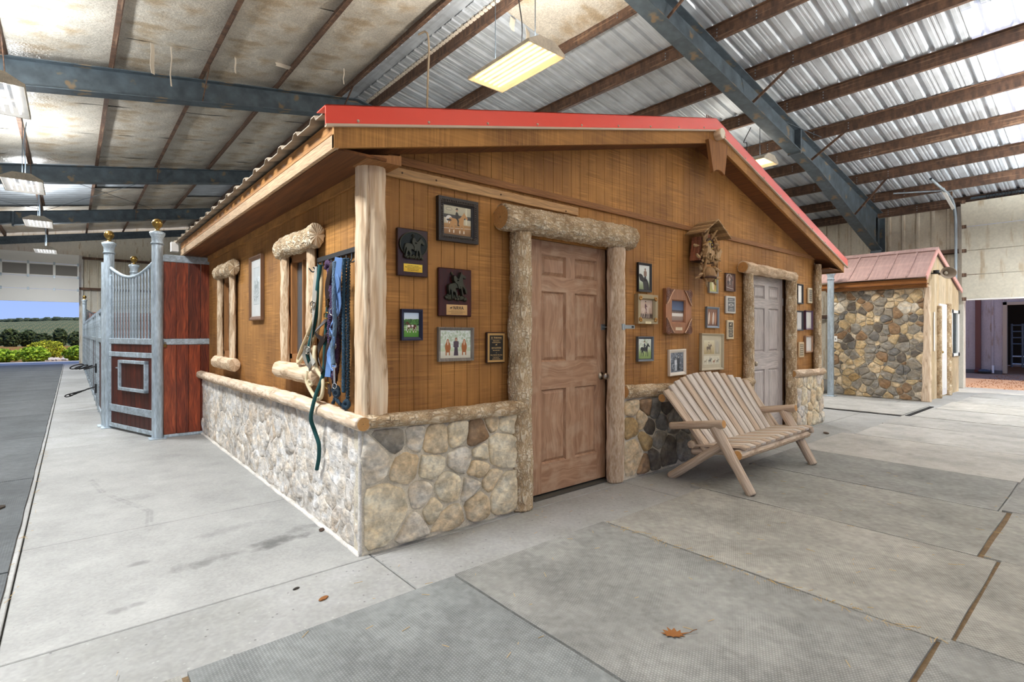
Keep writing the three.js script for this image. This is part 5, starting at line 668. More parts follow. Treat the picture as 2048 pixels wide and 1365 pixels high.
  const g = new THREE.PlaneGeometry(.2, .36); g.translate(0, .02, .0128); mesh('print', g, S(0xffffff, { map: canvas(200, 360, (x, w, h) => { x.fillStyle = '#dfe2df'; x.fillRect(0, 0, w, h); speckle(x, w, h, 200, ['#b6bcba', '#cfd4d2', '#98a09e'], 10, h * .3, h * .9); horse(x, w * .1, h * .72, w * .8, '#a4aaa8'); x.strokeStyle = '#9a9a94'; x.lineWidth = 3; x.strokeRect(4, 4, w - 8, h - 8); }), roughness: .6 }), sp); mesh('glass_pane', at(new THREE.PlaneGeometry(.35, .54), 0, 0, .016), MAT.glass, sp);
}
{ // carved cuckoo clock
  const c = thing('cuckoo_clock', 'carved wooden cuckoo clock with shingled roof and leafy carving', 'clock', [3.79, 1.83, ZW + .026]), lt = S(0xdcb684, { map: T.grain, roughness: .7 }), mid = S(0xc49a68, { map: T.grain, roughness: .7 }), dk = S(0x5a3826, { map: T.grain, roughness: .7 }), sh = S(0xd08a6a, { map: T.grain, roughness: .8 }), rf = S(0xb08c62, { map: T.grain, roughness: .8 });
  mesh('case', prism([[-.13, .45], [.13, .45], [.13, .49], [0, .6], [-.13, .49]].map(([a, b]) => [a, b - .22 + .0]), 0, .11, .4), dk, c); mesh('case_body', prism([[-.17, .22], [.17, .22], [.125, .47], [-.125, .47]], 0, .1, .4), dk, c);
  for (const s of [-1, 1]) { const side = grp('shingle_wall', c, 'side wall of small pink shingles'); for (let r = 0; r < 6; r++) for (let k = 0; k < 3; k++) { const y = .23 + r * .04, x = s * (.175 - r * .0078); mesh('shingle', bev(x - .006, x + .006, y - .004, y + .044, .004 + k * .032, .033 + k * .032, .003), sh, side); } for (let r = 0; r < 6; r++) { const y = .23 + r * .04; mesh('shingle', bev(s > 0 ? .115 : -.172 + r * .007, s > 0 ? .172 - r * .007 : -.115, y - .004, y + .042, .098, .106, .003), sh, side); } }
  for (const s of [-1, 1]) { const roof = grp('roof', c, 'overhanging slatted roof'); for (let k = 0; k < 6; k++) { const t0 = k / 6, t1 = (k + 1) / 6 + .03; const a = [s * t0 * .27, .645 - t0 * .165], b = [s * Math.min(1, t1) * .27, .645 - Math.min(1, t1) * .165 + .004]; mesh('roof_slat', bar([a[0], a[1], .115], [b[0], b[1], .115], .012, .22, .4, V(0, 0, 1)), k % 2 ? rf : lt, roof); } }
  const dial = lathe([[0, .0], [.072, 0], [.085, .004], [.09, .016], [.082, .02], [.07, .012], [0, .012]], 36); dial.rotateX(Math.PI / 2); dial.scale(.9, 1.15, 1); const D = mesh('dial', at(dial, -.03, .36, .13), dk, c, 'oval dial ring'); const num = []; for (let k = 0; k < 12; k++) { const a = k * Math.PI / 6; num.push(at(new THREE.SphereGeometry(.009, 6, 5), -.03 + Math.sin(a) * .052, .36 + Math.cos(a) * .068, .146)); } mesh('numerals', join(num), fm(0xd8b84c, { metalness: .5, roughness: .4 }), D); mesh('hand', join([bar([-.03, .36, .15], [-.03, .42, .15], .006, .003), bar([-.03, .36, .152], [.005, .345, .152], .006, .003)]), fm(0xe8d8b0), D);
  mesh('cuckoo_door', bev(-.04, .03, .475, .51, .112, .122, .003), sh, c);
  const leaf = (L, w, curl) => { const g = new THREE.PlaneGeometry(w, L, 4, 8), p = g.attributes.position; for (let i = 0; i < p.count; i++) { const t = p.getY(i) / L + .5, s = p.getX(i) / (w / 2), prof = Math.pow(Math.sin(Math.PI * clamp(t * .92 + .06)), .7) * (.75 + .25 * Math.cos(t * 20)); p.setXYZ(i, s * w / 2 * prof, t * L, .25 * w * (1 - s * s) + curl * t * t * L); } const h = g.clone(), q = h.attributes.position; for (let i = 0; i < q.count; i++) q.setZ(i, q.getZ(i) - .006); g.computeVertexNormals(); h.computeVertexNormals(); return join([g, h]); };
  const put = (name, g, m, x, y, z, rz, rx = 0) => { g.rotateX(rx); g.rotateZ(rz); g.translate(x, y, z); return mesh(name, g, m, c); };
  for (let i = 0; i < 46; i++) { const t = i / 46, a = t * 6.283 * 3.1, R = .07 + .09 * ((i * 7) % 5) / 5, cy = mix(.42, .05, t), x = -.03 + Math.cos(a) * R * 1.1, y = cy + Math.sin(a) * .05; put('carved_leaf', leaf(rr(.07, .12), rr(.03, .05), rr(-.1, .4)), i % 3 ? lt : mid, x, y, rr(.1, .16), a - 1.57 + rr(-.5, .5), rr(-.5, .3)); }
  for (const s of [-1, 1]) mesh('carved_branch', tube([[s * .03, .52, .12], [s * .12, .46, .13], [s * .14, .34, .14], [s * .11, .22, .15], [s * .13, .1, .13], [s * .06, .02, .12]], .013, 40, 7), mid, c);
  // deer leaping across the dial, bird and globe below
  mesh('carved_deer', at((() => { const g = join([relief(HORSE, .19, .02, true)]); g.rotateZ(-.25); return g; })(), -.075, .325, .15), lt, c, 'carved leaping animal'); mesh('carved_bird', at((() => { const g = relief([[0, .2], [.2, .5], [.1, .9], [.35, .6], [.6, .75], [.8, .95], [.9, .8], [1, .75], [.88, .68], [.75, .4], [.5, .2], [.45, 0], [.35, .18]], .15, .025, false); return g; })(), .11, .3, .13), lt, c);
  const ball = new THREE.SphereGeometry(.085, 18, 14); ball.scale(1.05, .95, .8); mesh('carved_basket', at(ball, -.01, .09, .12), mid, c, 'round carved basket at the foot'); mesh('basket_rim', (() => { const g = new THREE.TorusGeometry(.085, .012, 7, 24); g.rotateX(Math.PI / 2); g.scale(1.05, 1, .8); return at(g, -.01, .055, .12); })(), dk, c);
}

// ---------------------------------------------------------------- halter rack on the side wall
{
  const X = XW - .05, t = thing('halter_rack', 'black steel rack with hooks on the side wall by the corner post', 'rack', [XW, 1.83, -.535]);
  mesh('rail', bev(-.03, -.0, -.018, .018, -.33, .36, .004), MAT.black, t); for (let k = 0; k < 9; k++) mesh('hook', tube([[-.02, -.01, -.33 + k * .085], [-.025, -.06, -.33 + k * .085], [-.06, -.085, -.33 + k * .085], [-.085, -.06, -.33 + k * .085]], .005, 14, 6), MAT.steelDark, t);
  const P = (a, x = 0) => a.map(([z, y], i) => [X - .035 - x - .008 * Math.sin(i * 2.1), y, z]), nx = V(-1, 0, 0), cloth = (c) => S(c, { roughness: .9 });
  const ring = (p, r, c = .004) => { const g = new THREE.TorusGeometry(r, c, 6, 18); g.rotateY(Math.PI / 2 + .5); g.translate(...p); return g; };
  const buckle = (p) => join([at(box(-.004, .004, -.024, .024, -.004, .004), p[0], p[1], p[2] - .016), at(box(-.004, .004, -.024, .024, -.004, .004), p[0], p[1], p[2] + .016), at(box(-.004, .004, -.004, .004, -.02, .02), p[0], p[1] + .022, p[2]), at(box(-.004, .004, -.004, .004, -.02, .02), p[0], p[1] - .022, p[2])]);
  const T0 = (n, l, c) => thing(n, l, c, [0, 0, 0], 0, 'tack hanging on the rack');
  let h = T0('web_halter', 'grey webbing halter hanging farthest from the corner post', 'halter'); mesh('strap', ribbon(P([[-.63, 1.76], [-.675, 1.585], [-.77, 1.43], [-.94, 1.24], [-1.03, 1.13]]), .042, .004, nx), cloth(0x9a948a), h); mesh('strap', ribbon(P([[-.6, 1.76], [-.63, 1.55], [-.74, 1.38], [-.9, 1.18], [-1.0, 1.1]], .012), .036, .004, nx), cloth(0xb4ab9c), h); for (const q of [ring([X - .05, 1.46, -.73], .022), ring([X - .05, 1.2, -.88], .024), ring([X - .06, 1.3, -.8], .018)]) mesh('ring', q, MAT.nickel, h);
  h = T0('lead_rope', 'tan cotton lead rope looped beside the grey halter', 'rope'); mesh('rope', tube(P([[-.56, 1.75], [-.555, 1.542], [-.642, 1.345], [-.778, 1.22], [-1.0, 1.09], [-1.06, 1.11], [-.95, 1.2], [-.74, 1.36], [-.6, 1.58], [-.58, 1.74]], .02), .013, 110, 8), cloth(0xd0b890), h);
  h = T0('lead_rope', 'cream rope loop with metal snap hanging lowest below the window sill', 'rope'); mesh('rope', tube(P([[-.78, 1.04], [-.79, .976], [-.709, .89], [-.6, .868], [-.5, .9], [-.52, 1.0], [-.6, 1.06], [-.64, 1.16], [-.66, 1.22]], .035), .013, 110, 8), cloth(0xd8c8a4), h); mesh('knot', join([ring([X - .06, .985, -.775], .02, .012), ring([X - .06, .965, -.76], .018, .012)]), cloth(0xd8c8a4), h); mesh('snap', join([rod([X - .06, 1.03, -.77], [X - .06, 1.1, -.77], .009, 8), ring([X - .06, 1.12, -.77], .016)]), MAT.nickel, h);
  h = T0('lead_rope', 'teal flat woven lead hanging beside the tan ropes', 'rope'); mesh('rope', tube(P([[-.545, 1.76], [-.58, 1.6], [-.66, 1.4], [-.743, 1.24], [-.775, 1.15], [-.771, 1.09]], .035), .014, 60, 8), cloth(0x1e5658), h);
  h = T0('lead_rope', 'long dark teal rope hanging down over the cap log and stones', 'rope'); mesh('rope', tube([[X - .03, 1.76, -.44], [X - .05, 1.5, -.46], [X - .055, 1.228, -.5], [X - .06, 1.04, -.52], [-.07, .9, -.545], [-.088, .82, -.555], [-.09, .74, -.58], [-.06, .66, -.6], [-.04, .57, -.575], [-.03, .48, -.6], [-.03, .385, -.64]], .0135, 90, 8), cloth(0x174a4a), h);
  h = T0('lead_rope', 'purple and black twisted rope hanging in a long loop', 'rope'); const pr = P([[-.47, 1.73], [-.43, 1.765], [-.39, 1.72], [-.37, 1.53], [-.4, 1.34], [-.41, 1.17], [-.37, 1.03], [-.33, 1.04], [-.32, 1.2], [-.34, 1.45], [-.38, 1.6], [-.45, 1.72]], .02); const m1 = cloth(0x4a3452), m2 = cloth(0x1d1a22); mesh('rope', strands(pr, .02, 40), m1, h); mesh('rope', strands(P([[-.47, 1.72], [-.49, 1.5], [-.48, 1.3], [-.46, 1.42]], .0), .014, 14, 80), m2, h);
  h = T0('web_halter', 'silver grey webbing halter between the tan ropes', 'halter'); mesh('strap', ribbon(P([[-.58, 1.75], [-.6, 1.5], [-.68, 1.3], [-.7, 1.18], [-.6, 1.1]], .05), .034, .005, nx), cloth(0xa8a49a), h); mesh('strap', ribbon(P([[-.7, 1.2], [-.78, 1.16], [-.74, 1.08], [-.64, 1.12]], .055), .03, .005, nx), cloth(0x8e8a80), h); for (const q of [ring([X - .1, 1.19, -.7], .024), ring([X - .1, 1.5, -.6], .02)]) mesh('ring', q, MAT.nickel, h);
  h = T0('lead_rope', 'black twisted rope doubled behind the leather halter', 'rope'); mesh('rope', strands(P([[-.36, 1.75], [-.44, 1.6], [-.45, 1.35], [-.42, 1.1], [-.38, .98], [-.36, 1.1], [-.3, 1.4], [-.3, 1.7]], .0), .015, 46), cloth(0x2a2630), h);
  h = T0('leather_halter', 'dark brown leather halter with brass fittings on the rack', 'halter'); const lt = S(0x2e1f1a, { roughness: .5 }); mesh('strap', ribbon(P([[-.33, 1.75], [-.392, 1.602], [-.41, 1.422], [-.52, 1.36], [-.61, 1.31], [-.52, 1.27], [-.44, 1.29]], .04), .034, .005, nx, 60), lt, h); mesh('strap', ribbon(P([[-.43, 1.3], [-.54, 1.22], [-.6, 1.15], [-.53, 1.07], [-.5, 1.05]], .035), .032, .005, nx), lt, h); mesh('strap', ribbon(P([[-.4, 1.275], [-.44, 1.114], [-.44, .99], [-.4, .91], [-.37, .98]], .03), .032, .005, nx), lt, h); for (const q of [buckle([X - .08, 1.5, -.4]), ring([X - .08, 1.42, -.41], .02), ring([X - .07, .97, -.42], .02)]) mesh('buckle', q, MAT.brass, h);
  h = T0('web_halter', 'bright blue nylon halter with silver buckles on the rack', 'halter'); const bl = S(0x5f83b8, { roughness: .75 }); mesh('strap', ribbon(P([[-.21, 1.77], [-.24, 1.62], [-.25, 1.46], [-.27, 1.32], [-.32, 1.209], [-.375, 1.11], [-.375, 1.03]], .05), .044, .005, nx, 60), bl, h); mesh('strap', ribbon(P([[-.15, 1.76], [-.17, 1.6], [-.18, 1.46], [-.3, 1.34], [-.22, 1.26], [-.34, 1.17], [-.23, 1.09]], .062), .044, .005, nx, 70), bl, h); mesh('strap', ribbon(P([[-.24, 1.6], [-.19, 1.66], [-.15, 1.6], [-.2, 1.55]], .07), .034, .005, nx), S(0x6f92c4, { roughness: .75 }), h); for (const q of [buckle([X - .1, 1.31, -.29]), buckle([X - .09, 1.64, -.2]), ring([X - .1, 1.23, -.25], .022), ring([X - .1, 1.44, -.26], .022)]) mesh('buckle', q, MAT.chrome, h);
  h = T0('lead_rope', 'navy rope ending in a curl on the cap log by the corner post', 'rope'); mesh('rope', strands([[X - .04, 1.76, -.16], [X - .045, 1.446, -.155], [X - .04, 1.13, -.165], [X - .04, .95, -.17], [X - .045, .875, -.17], [X - .05, .862, -.22], [X - .055, .885, -.3], [X - .05, .9, -.33], [X - .05, .86, -.38]], .014, 60), cloth(0x1c3444), h); mesh('rope', strands([[X - .06, 1.76, -.175], [X - .065, 1.5, -.17], [X - .06, 1.2, -.18], [X - .06, .95, -.185]], .014, 40), cloth(0x27465a), h); mesh('knot', join([ring([X - .05, .875, -.165], .018, .013), ring([X - .05, .865, -.18], .016, .012)]), cloth(0x1c3444), h);
  h = T0('lead_rope', 'grey blue twisted rope with a steel snap and dark knot', 'rope'); mesh('rope', strands(P([[-.2, 1.74], [-.19, 1.5], [-.21, 1.35], [-.23, 1.2], [-.2, 1.12]], .075), .014, 30), cloth(0x5d7488), h); mesh('snap', join([rod([X - .1, 1.1, -.23], [X - .1, 1.0, -.225], .008, 8), ring([X - .1, 1.11, -.235], .018), ring([X - .1, .985, -.225], .016)]), MAT.chrome, h); mesh('knot', join([ring([X - .09, .96, -.23], .02, .013), ring([X - .09, .94, -.22], .018, .012)]), cloth(0x1c2c38), h);
}
// ---------------------------------------------------------------- lamps
function lamp(x, y, z, cool, label, lit = 1, up = 1) {
  const L = thing('hanging_lamp', label, 'lamp', [x, y, z], 0, 'hanging tube lamps'), w = .3, l = .61;
  const shell = (a, b) => bar([a[0], a[1], 0], [b[0], b[1], 0], .01, 2 * l, .5, V(0, 0, 1));
  mesh('hood', join([shell([-w, 0], [-w, .04]), shell([-w, .035], [-.16, .11]), shell([-.045, .13], [.045, .13]), shell([.16, .11], [w, .035]), shell([w, .04], [w, 0]), prism([[-w, 0], [w, 0], [w, .035], [.13, .135], [-.13, .135], [-w, .035]], -l - .012, -l, .5), prism([[-w, 0], [w, 0], [w, .035], [.13, .135], [-.13, .135], [-w, .035]], l, l + .012, .5), ...[-.3, .3].map((z) => box(-.17, .17, .105, .125, z - .03, z + .03))]), MAT.hood, L, 'dusty white lamp hood with slots added on top for uplight');
  for (let k = 0; k < 6; k++) mesh('lamp_tube', rod([-.2 + k * .08, .045, -l + .03], [-.2 + k * .08, .045, l - .03], .013, 10), cool ? MAT.tubeCool : MAT.tube, L);
  mesh('lens', box(-w + .012, w - .012, .0, .003, -l, l), cool ? MAT.lensCool : MAT.lens, L);
  for (const s of [-1, 1]) mesh('chain', rod([0, .13, s * .4], [0, yb(x) + .1 - y, s * .4], .006, 5), MAT.steelDark, L);
  mesh('power_cord', tube([[.02, .13, .1], [.03, .5, .12], [.0, (yb(x) - y) * .7, .08], [.05, yb(x) + .08 - y, .2]], .008, 24, 6), cool ? MAT.steelDark : MAT.black, L);
  const a = new THREE.RectAreaLight(new THREE.Color().setRGB(...(cool ? LAMP_COOL : LAMP_WARM)), LAMP_POWER * lit, 2 * w - .04, 2 * l - .04); a.position.set(0, -.012, 0); a.rotation.x = -Math.PI / 2; a.name = 'tube_light'; L.add(a);
  const u = new THREE.RectAreaLight(a.color.clone(), LAMP_POWER * UPLIGHT * up, .3, 2 * l - .04); u.position.set(0, .15, 0); u.rotation.x = Math.PI / 2; u.name = 'added_uplight'; L.add(u);  // uplight added above the hood to brighten the roof
}
lamp(3.11, 4.74, -2.27, false, 'large glowing warm lamp hanging above the red trim of the cabin roof', .8);
lamp(8.95, 4.6, -2.16, false, 'small hanging lamp seen over the right roof edge of the cabin', 1, .1); lamp(10.2, 4.4, -7.6, true, 'added white lamp over the right aisle hidden behind the cabin', 1, 3); lamp(10.2, 4.4, -14, true, 'second added lamp, cool white, hidden over the right aisle behind the cabin', 1, 3);  // last two lamps are added, unseen, to light the right wall and roof
lamp(-2.02, 4.2, -6.1, true, 'nearest white lamp at the left picture edge', 1.25); lamp(-2.02, 4.2, -11.2, true, 'second white lamp down the left aisle'); lamp(-2.0, 4.35, -16.8, true, 'third white lamp down the left aisle'); lamp(-2.0, 4.2, -22, true, 'farthest white lamp by the aisle door');
lamp(-2.2, 4.2, -.6, true, 'added white aisle lamp above and left of the viewer, out of view', 1.75, 1.5); lamp(3.11, 3.9, 3.9, false, 'added warm lamp behind the viewer in front of the cabin', .2, 4); lamp(9.45, 3.7, 3.9, false, 'added warm lamp behind the right side mats', .3, 7); lamp(12.8, 3.6, 3.4, true, 'added white lamp near the right doorway, out of view', 1.2, 4); lamp(-2.2, 4.2, 5, true, 'added white aisle lamp behind the viewer', .5, 1.5);  // all five are added out of view to brighten roof, walls and floor
{ const c = top('hanging_cable', tube([[2.98, 6.12, -4.5], [3.02, 6.1, -4.32], [3.05, 5.9, -4.3], [3.04, 5.4, -4.31], [3.03, 4.9, -4.32], [3.03, 3.34, -4.4]], .016, 40, 8), MAT.cord, 'stiff tan cable dropping from the ridge purlin to the cabin roof', 'cable'); }
// ---------------------------------------------------------------- horse stalls
function finial(parent, x, z, y = 2.4, r = .06) { const p = mesh('post_cap', at(lathe([[0, 0], [r * 1.15, 0], [r * 1.15, .02], [r * 1.0, .03], [r * 1.05, .09], [r * 1.35, .12], [r * 1.4, .15], [r * .9, .165], [0, .165]], 20), x, y, z), MAT.galv, parent); mesh('brass_ball', at(lathe([[0, 0], [r * .75, 0], [r * .6, .02], [r * .32, .035], [r * .5, .05], [r * .86, .075], [r * 1.02, .105], [r * .86, .138], [r * .5, .16], [0, .168]], 20), x, y + .155, z), MAT.brass, p, 'brass ball finial'); }
function post(label, x, z, h = 2.4, r = .06, ball = true) { const t = thing('stall_post', label, 'post', [x, 0, z], 0, 'galvanised stall posts'); mesh('pipe', at(new THREE.CylinderGeometry(r, r, h, 22), 0, h / 2, 0), MAT.galv, t); mesh('base_plate', bev(-.09, .09, 0, .012, -.09, .09, .003), MAT.galv, t); if (ball) finial(t, 0, 0, h, r); return t; }
function stallFront(label, x0, z0, x1, z1, o = {}) { // bars above a scooped rail, boards below, feed hatch
  const dx = x1 - x0, dz = z1 - z0, L = Math.hypot(dx, dz), t = thing('horse_stall', label, 'stall', [x0, 0, z0], Math.atan2(-dz, dx), 'galvanised stall fronts');
  const a = .06, b = L - .06, rail = (y0, y1) => mesh('rail', bev(a, b, y0, y1, -.025, .025, .005), MAT.galv, t);
  rail(1.16, 1.235); rail(.99, 1.055); rail(.245, .34); rail(.03, .085);
  const top = (s) => 2.2 - .16 * Math.sin(Math.PI * s), tp = []; for (let i = 0; i <= 16; i++) tp.push([mix(a, b, i / 16), top(i / 16), 0]); mesh('curved_top_rail', tube(tp, .022, 40, 10), MAT.galv, t);
  const n = Math.round(L / .092); for (let i = 1; i < n; i++) { const s = i / n; mesh('bar', rod([mix(a, b, s), 1.23, 0], [mix(a, b, s), top(s), 0], .0125, 8), MAT.galv, t); }
  mesh('side_stile', bev(a - .005, a + .05, .03, 2.1, -.02, .02, .004), MAT.galv, t); mesh('side_stile', bev(b - .05, b + .005, .03, 2.1, -.02, .02, .004), MAT.galv, t);
  const bd = (y0, y1, m) => { const k = Math.round((b - a) / .13), w = (b - a) / k; for (let i = 0; i < k; i++) mesh('board', bev(a + i * w + .002, a + (i + 1) * w - .002, y0, y1, -.014, .014, .004, .6, { ou: rnd() }), pick(m), t); };
  bd(1.055, 1.16, stallDark); bd(.34, .99, stallDark); bd(.085, .245, [stallDark[1]]);
  if (o.hatch) { const h = grp('feed_hatch', t, 'galvanised framed feed hatch'), u0 = L * .3, u1 = L * .86, f = .04; mesh('hatch_frame', join([bev(u0, u1, .55, .55 + f, -.0, .045, .004), bev(u0, u1, .95 - f, .95, 0, .045, .004), bev(u0, u0 + f, .55, .95, 0, .045, .004), bev(u1 - f, u1, .55, .95, 0, .045, .004)].map((g) => at(g, 0, 0, .012))), MAT.galv, h); const k = 5; for (let i = 0; i < k; i++) { const w = (u1 - u0 - 2 * f) / k; mesh('hatch_board', bev(u0 + f + i * w + .002, u0 + f + (i + 1) * w - .002, .55 + f, .95 - f, .012, .03, .003, .6), pick(stallDark), h); } mesh('latch_plate', box(u0 - .05, u0 - .005, .8, .9, .014, .022), MAT.zinc, h); mesh('latch_bolt', rod([u0 - .09, .84, .04], [u0 + .02, .84, .04], .01, 8), MAT.zinc, h); }
  return t;
}
{
  post('near galvanised post with brass ball beside the wooden stall partition', -.485, -4.86); post('second galvanised post with brass ball at the aisle corner of the stall', -.9, -6.2);
  // seen from the aisle, so its front faces left
  const sf = stallFront('angled stall front with scooped bars and feed hatch', -.9, -6.2, -.485, -4.86, { hatch: true });
  const pt = thing('stall_partition', 'red brown board partition with galvanised rails against the cabin', 'partition', [-.42, 0, -4.89]);
  for (const [y0, y1] of [[2.2, 2.29], [1.16, 1.235], [0, .035]]) mesh('rail', bev(0, .56, y0, y1, -.03, .03, .006), MAT.galv, pt); for (const [y0, y1] of [[.035, 1.16], [1.235, 2.2]]) for (let i = 0; i < 4; i++) mesh('board', bev(i * .135 + .002, i * .135 + .133, y0, y1, -.018, .018, .005, .6, { ou: rnd() }), stallWood[(i + (y0 > 1 ? 1 : 0)) % 4], pt); mesh('padlock', join([box(-.0, .028, 1.13, 1.17, .03, .045), tube([[.006, 1.17, .037], [.006, 1.19, .037], [.022, 1.19, .037], [.022, 1.17, .037]], .003, 10, 5).toNonIndexed()]), MAT.brass, pt, 'small brass padlock');
  post('galvanised post with brass ball standing behind the scooped bars', -.42, -8.9); post('slim galvanised hinge post just behind the second post', -.93, -6.42, 2.3, .05, false);
  // the row of stall fronts down the aisle
  const row = [[-6.5, -8.5, 'first stall front in the row behind the angled one'], [-9.1, -12.2, 'second stall front in the aisle row'], [-12.4, -15.6, 'third stall front in the aisle row'], [-15.8, -19, 'fourth stall front in the aisle row'], [-19.2, -22.4, 'last stall front in the aisle row near the far door']];
  for (const [z0, z1, l] of row) {
    const t = thing('horse_stall', l, 'stall', [-.93, 0, z0], Math.PI / 2, 'row stall fronts'); const L = z0 - z1; t.rotation.y = Math.PI / 2;
    for (const y of [0.03, 1.16]) mesh('rail', bev(0, L, y, y + .075, -.03, .03, .005), MAT.galv, t); mesh('top_rail', bev(0, L, 1.62, 1.68, -.03, .03, .005), MAT.galv, t); for (const x of [0, L / 2 - .6, L / 2 + .6, L]) mesh('stile', bev(x - .035, x + .035, 0, 1.66, -.035, .035, .006), MAT.galv, t);
    const k = Math.round(L / .16); for (let i = 0; i < k; i++) mesh('board', bev(i * L / k + .002, (i + 1) * L / k - .002, .1, 1.16, -.015, .015, .004, .6, { ou: rnd() }), pick(stallDark), t); for (let i = 1; i < L / .1; i++) mesh('bar', rod([i * .1, 1.23, 0], [i * .1, 1.63, 0], .011, 6), MAT.galv, t);
  }
  post('far galvanised post with ball at the end of the aisle row', -.92, -22.6, 2.4, .06); stallFront('far scooped stall front at the end of the aisle row', -.92, -22.6, -.2, -23.6); post('galvanised post with ball beside the far scooped stall', -.2, -23.7);
  // blanket hooks: black rings folded out into the aisle
  for (const [y, z, l, n, s] of [[.72, -8.6, 'upper set of black blanket hook rings on the stall row', 4, .09], [.36, -8.7, 'lower set of black blanket hook rings on the stall row', 6, .06]]) { const t = thing('blanket_hook', l, 'hook', [-.96, y, z], 0, 'black hook rings'); mesh('bracket', bev(-.03, .0, -.1, .06, -.03, .03, .004), MAT.black, t); for (let i = 0; i < n; i++) { const g = new THREE.TorusGeometry(s, .009, 6, 20); g.rotateX(Math.PI / 2 - .5 * i / n); g.rotateZ(.3); mesh('ring', at(g, -.09 - i * (n > 4 ? .055 : .06), -.01 - (n > 4 ? i * .018 : -.01 * i), .02 * i), MAT.black, t); } }
  // right hand stall seen in the slit beside the cabin
  post('galvanised post with brass ball beside the stone shed', 10.72, -1.11); const rs = thing('stall_wall', 'orange brown stall boards in the gap between cabin and shed', 'partition', [10.95, 0, -1.4]);
  mesh('rail', bev(-.03, .03, 1.95, 2.02, -4, 0, .005), MAT.galv, rs); for (let i = 0; i < 5; i++) mesh('board', bev(-.018, .018, 1.38 + i * .12, 1.495 + i * .12, -4, 0, .004, .6), stallWood[i % 4], rs); mesh('rubber_kickboard', bev(-.016, .016, .02, 1.37, -4, 0, .004), MAT.blackRubber, rs);
}
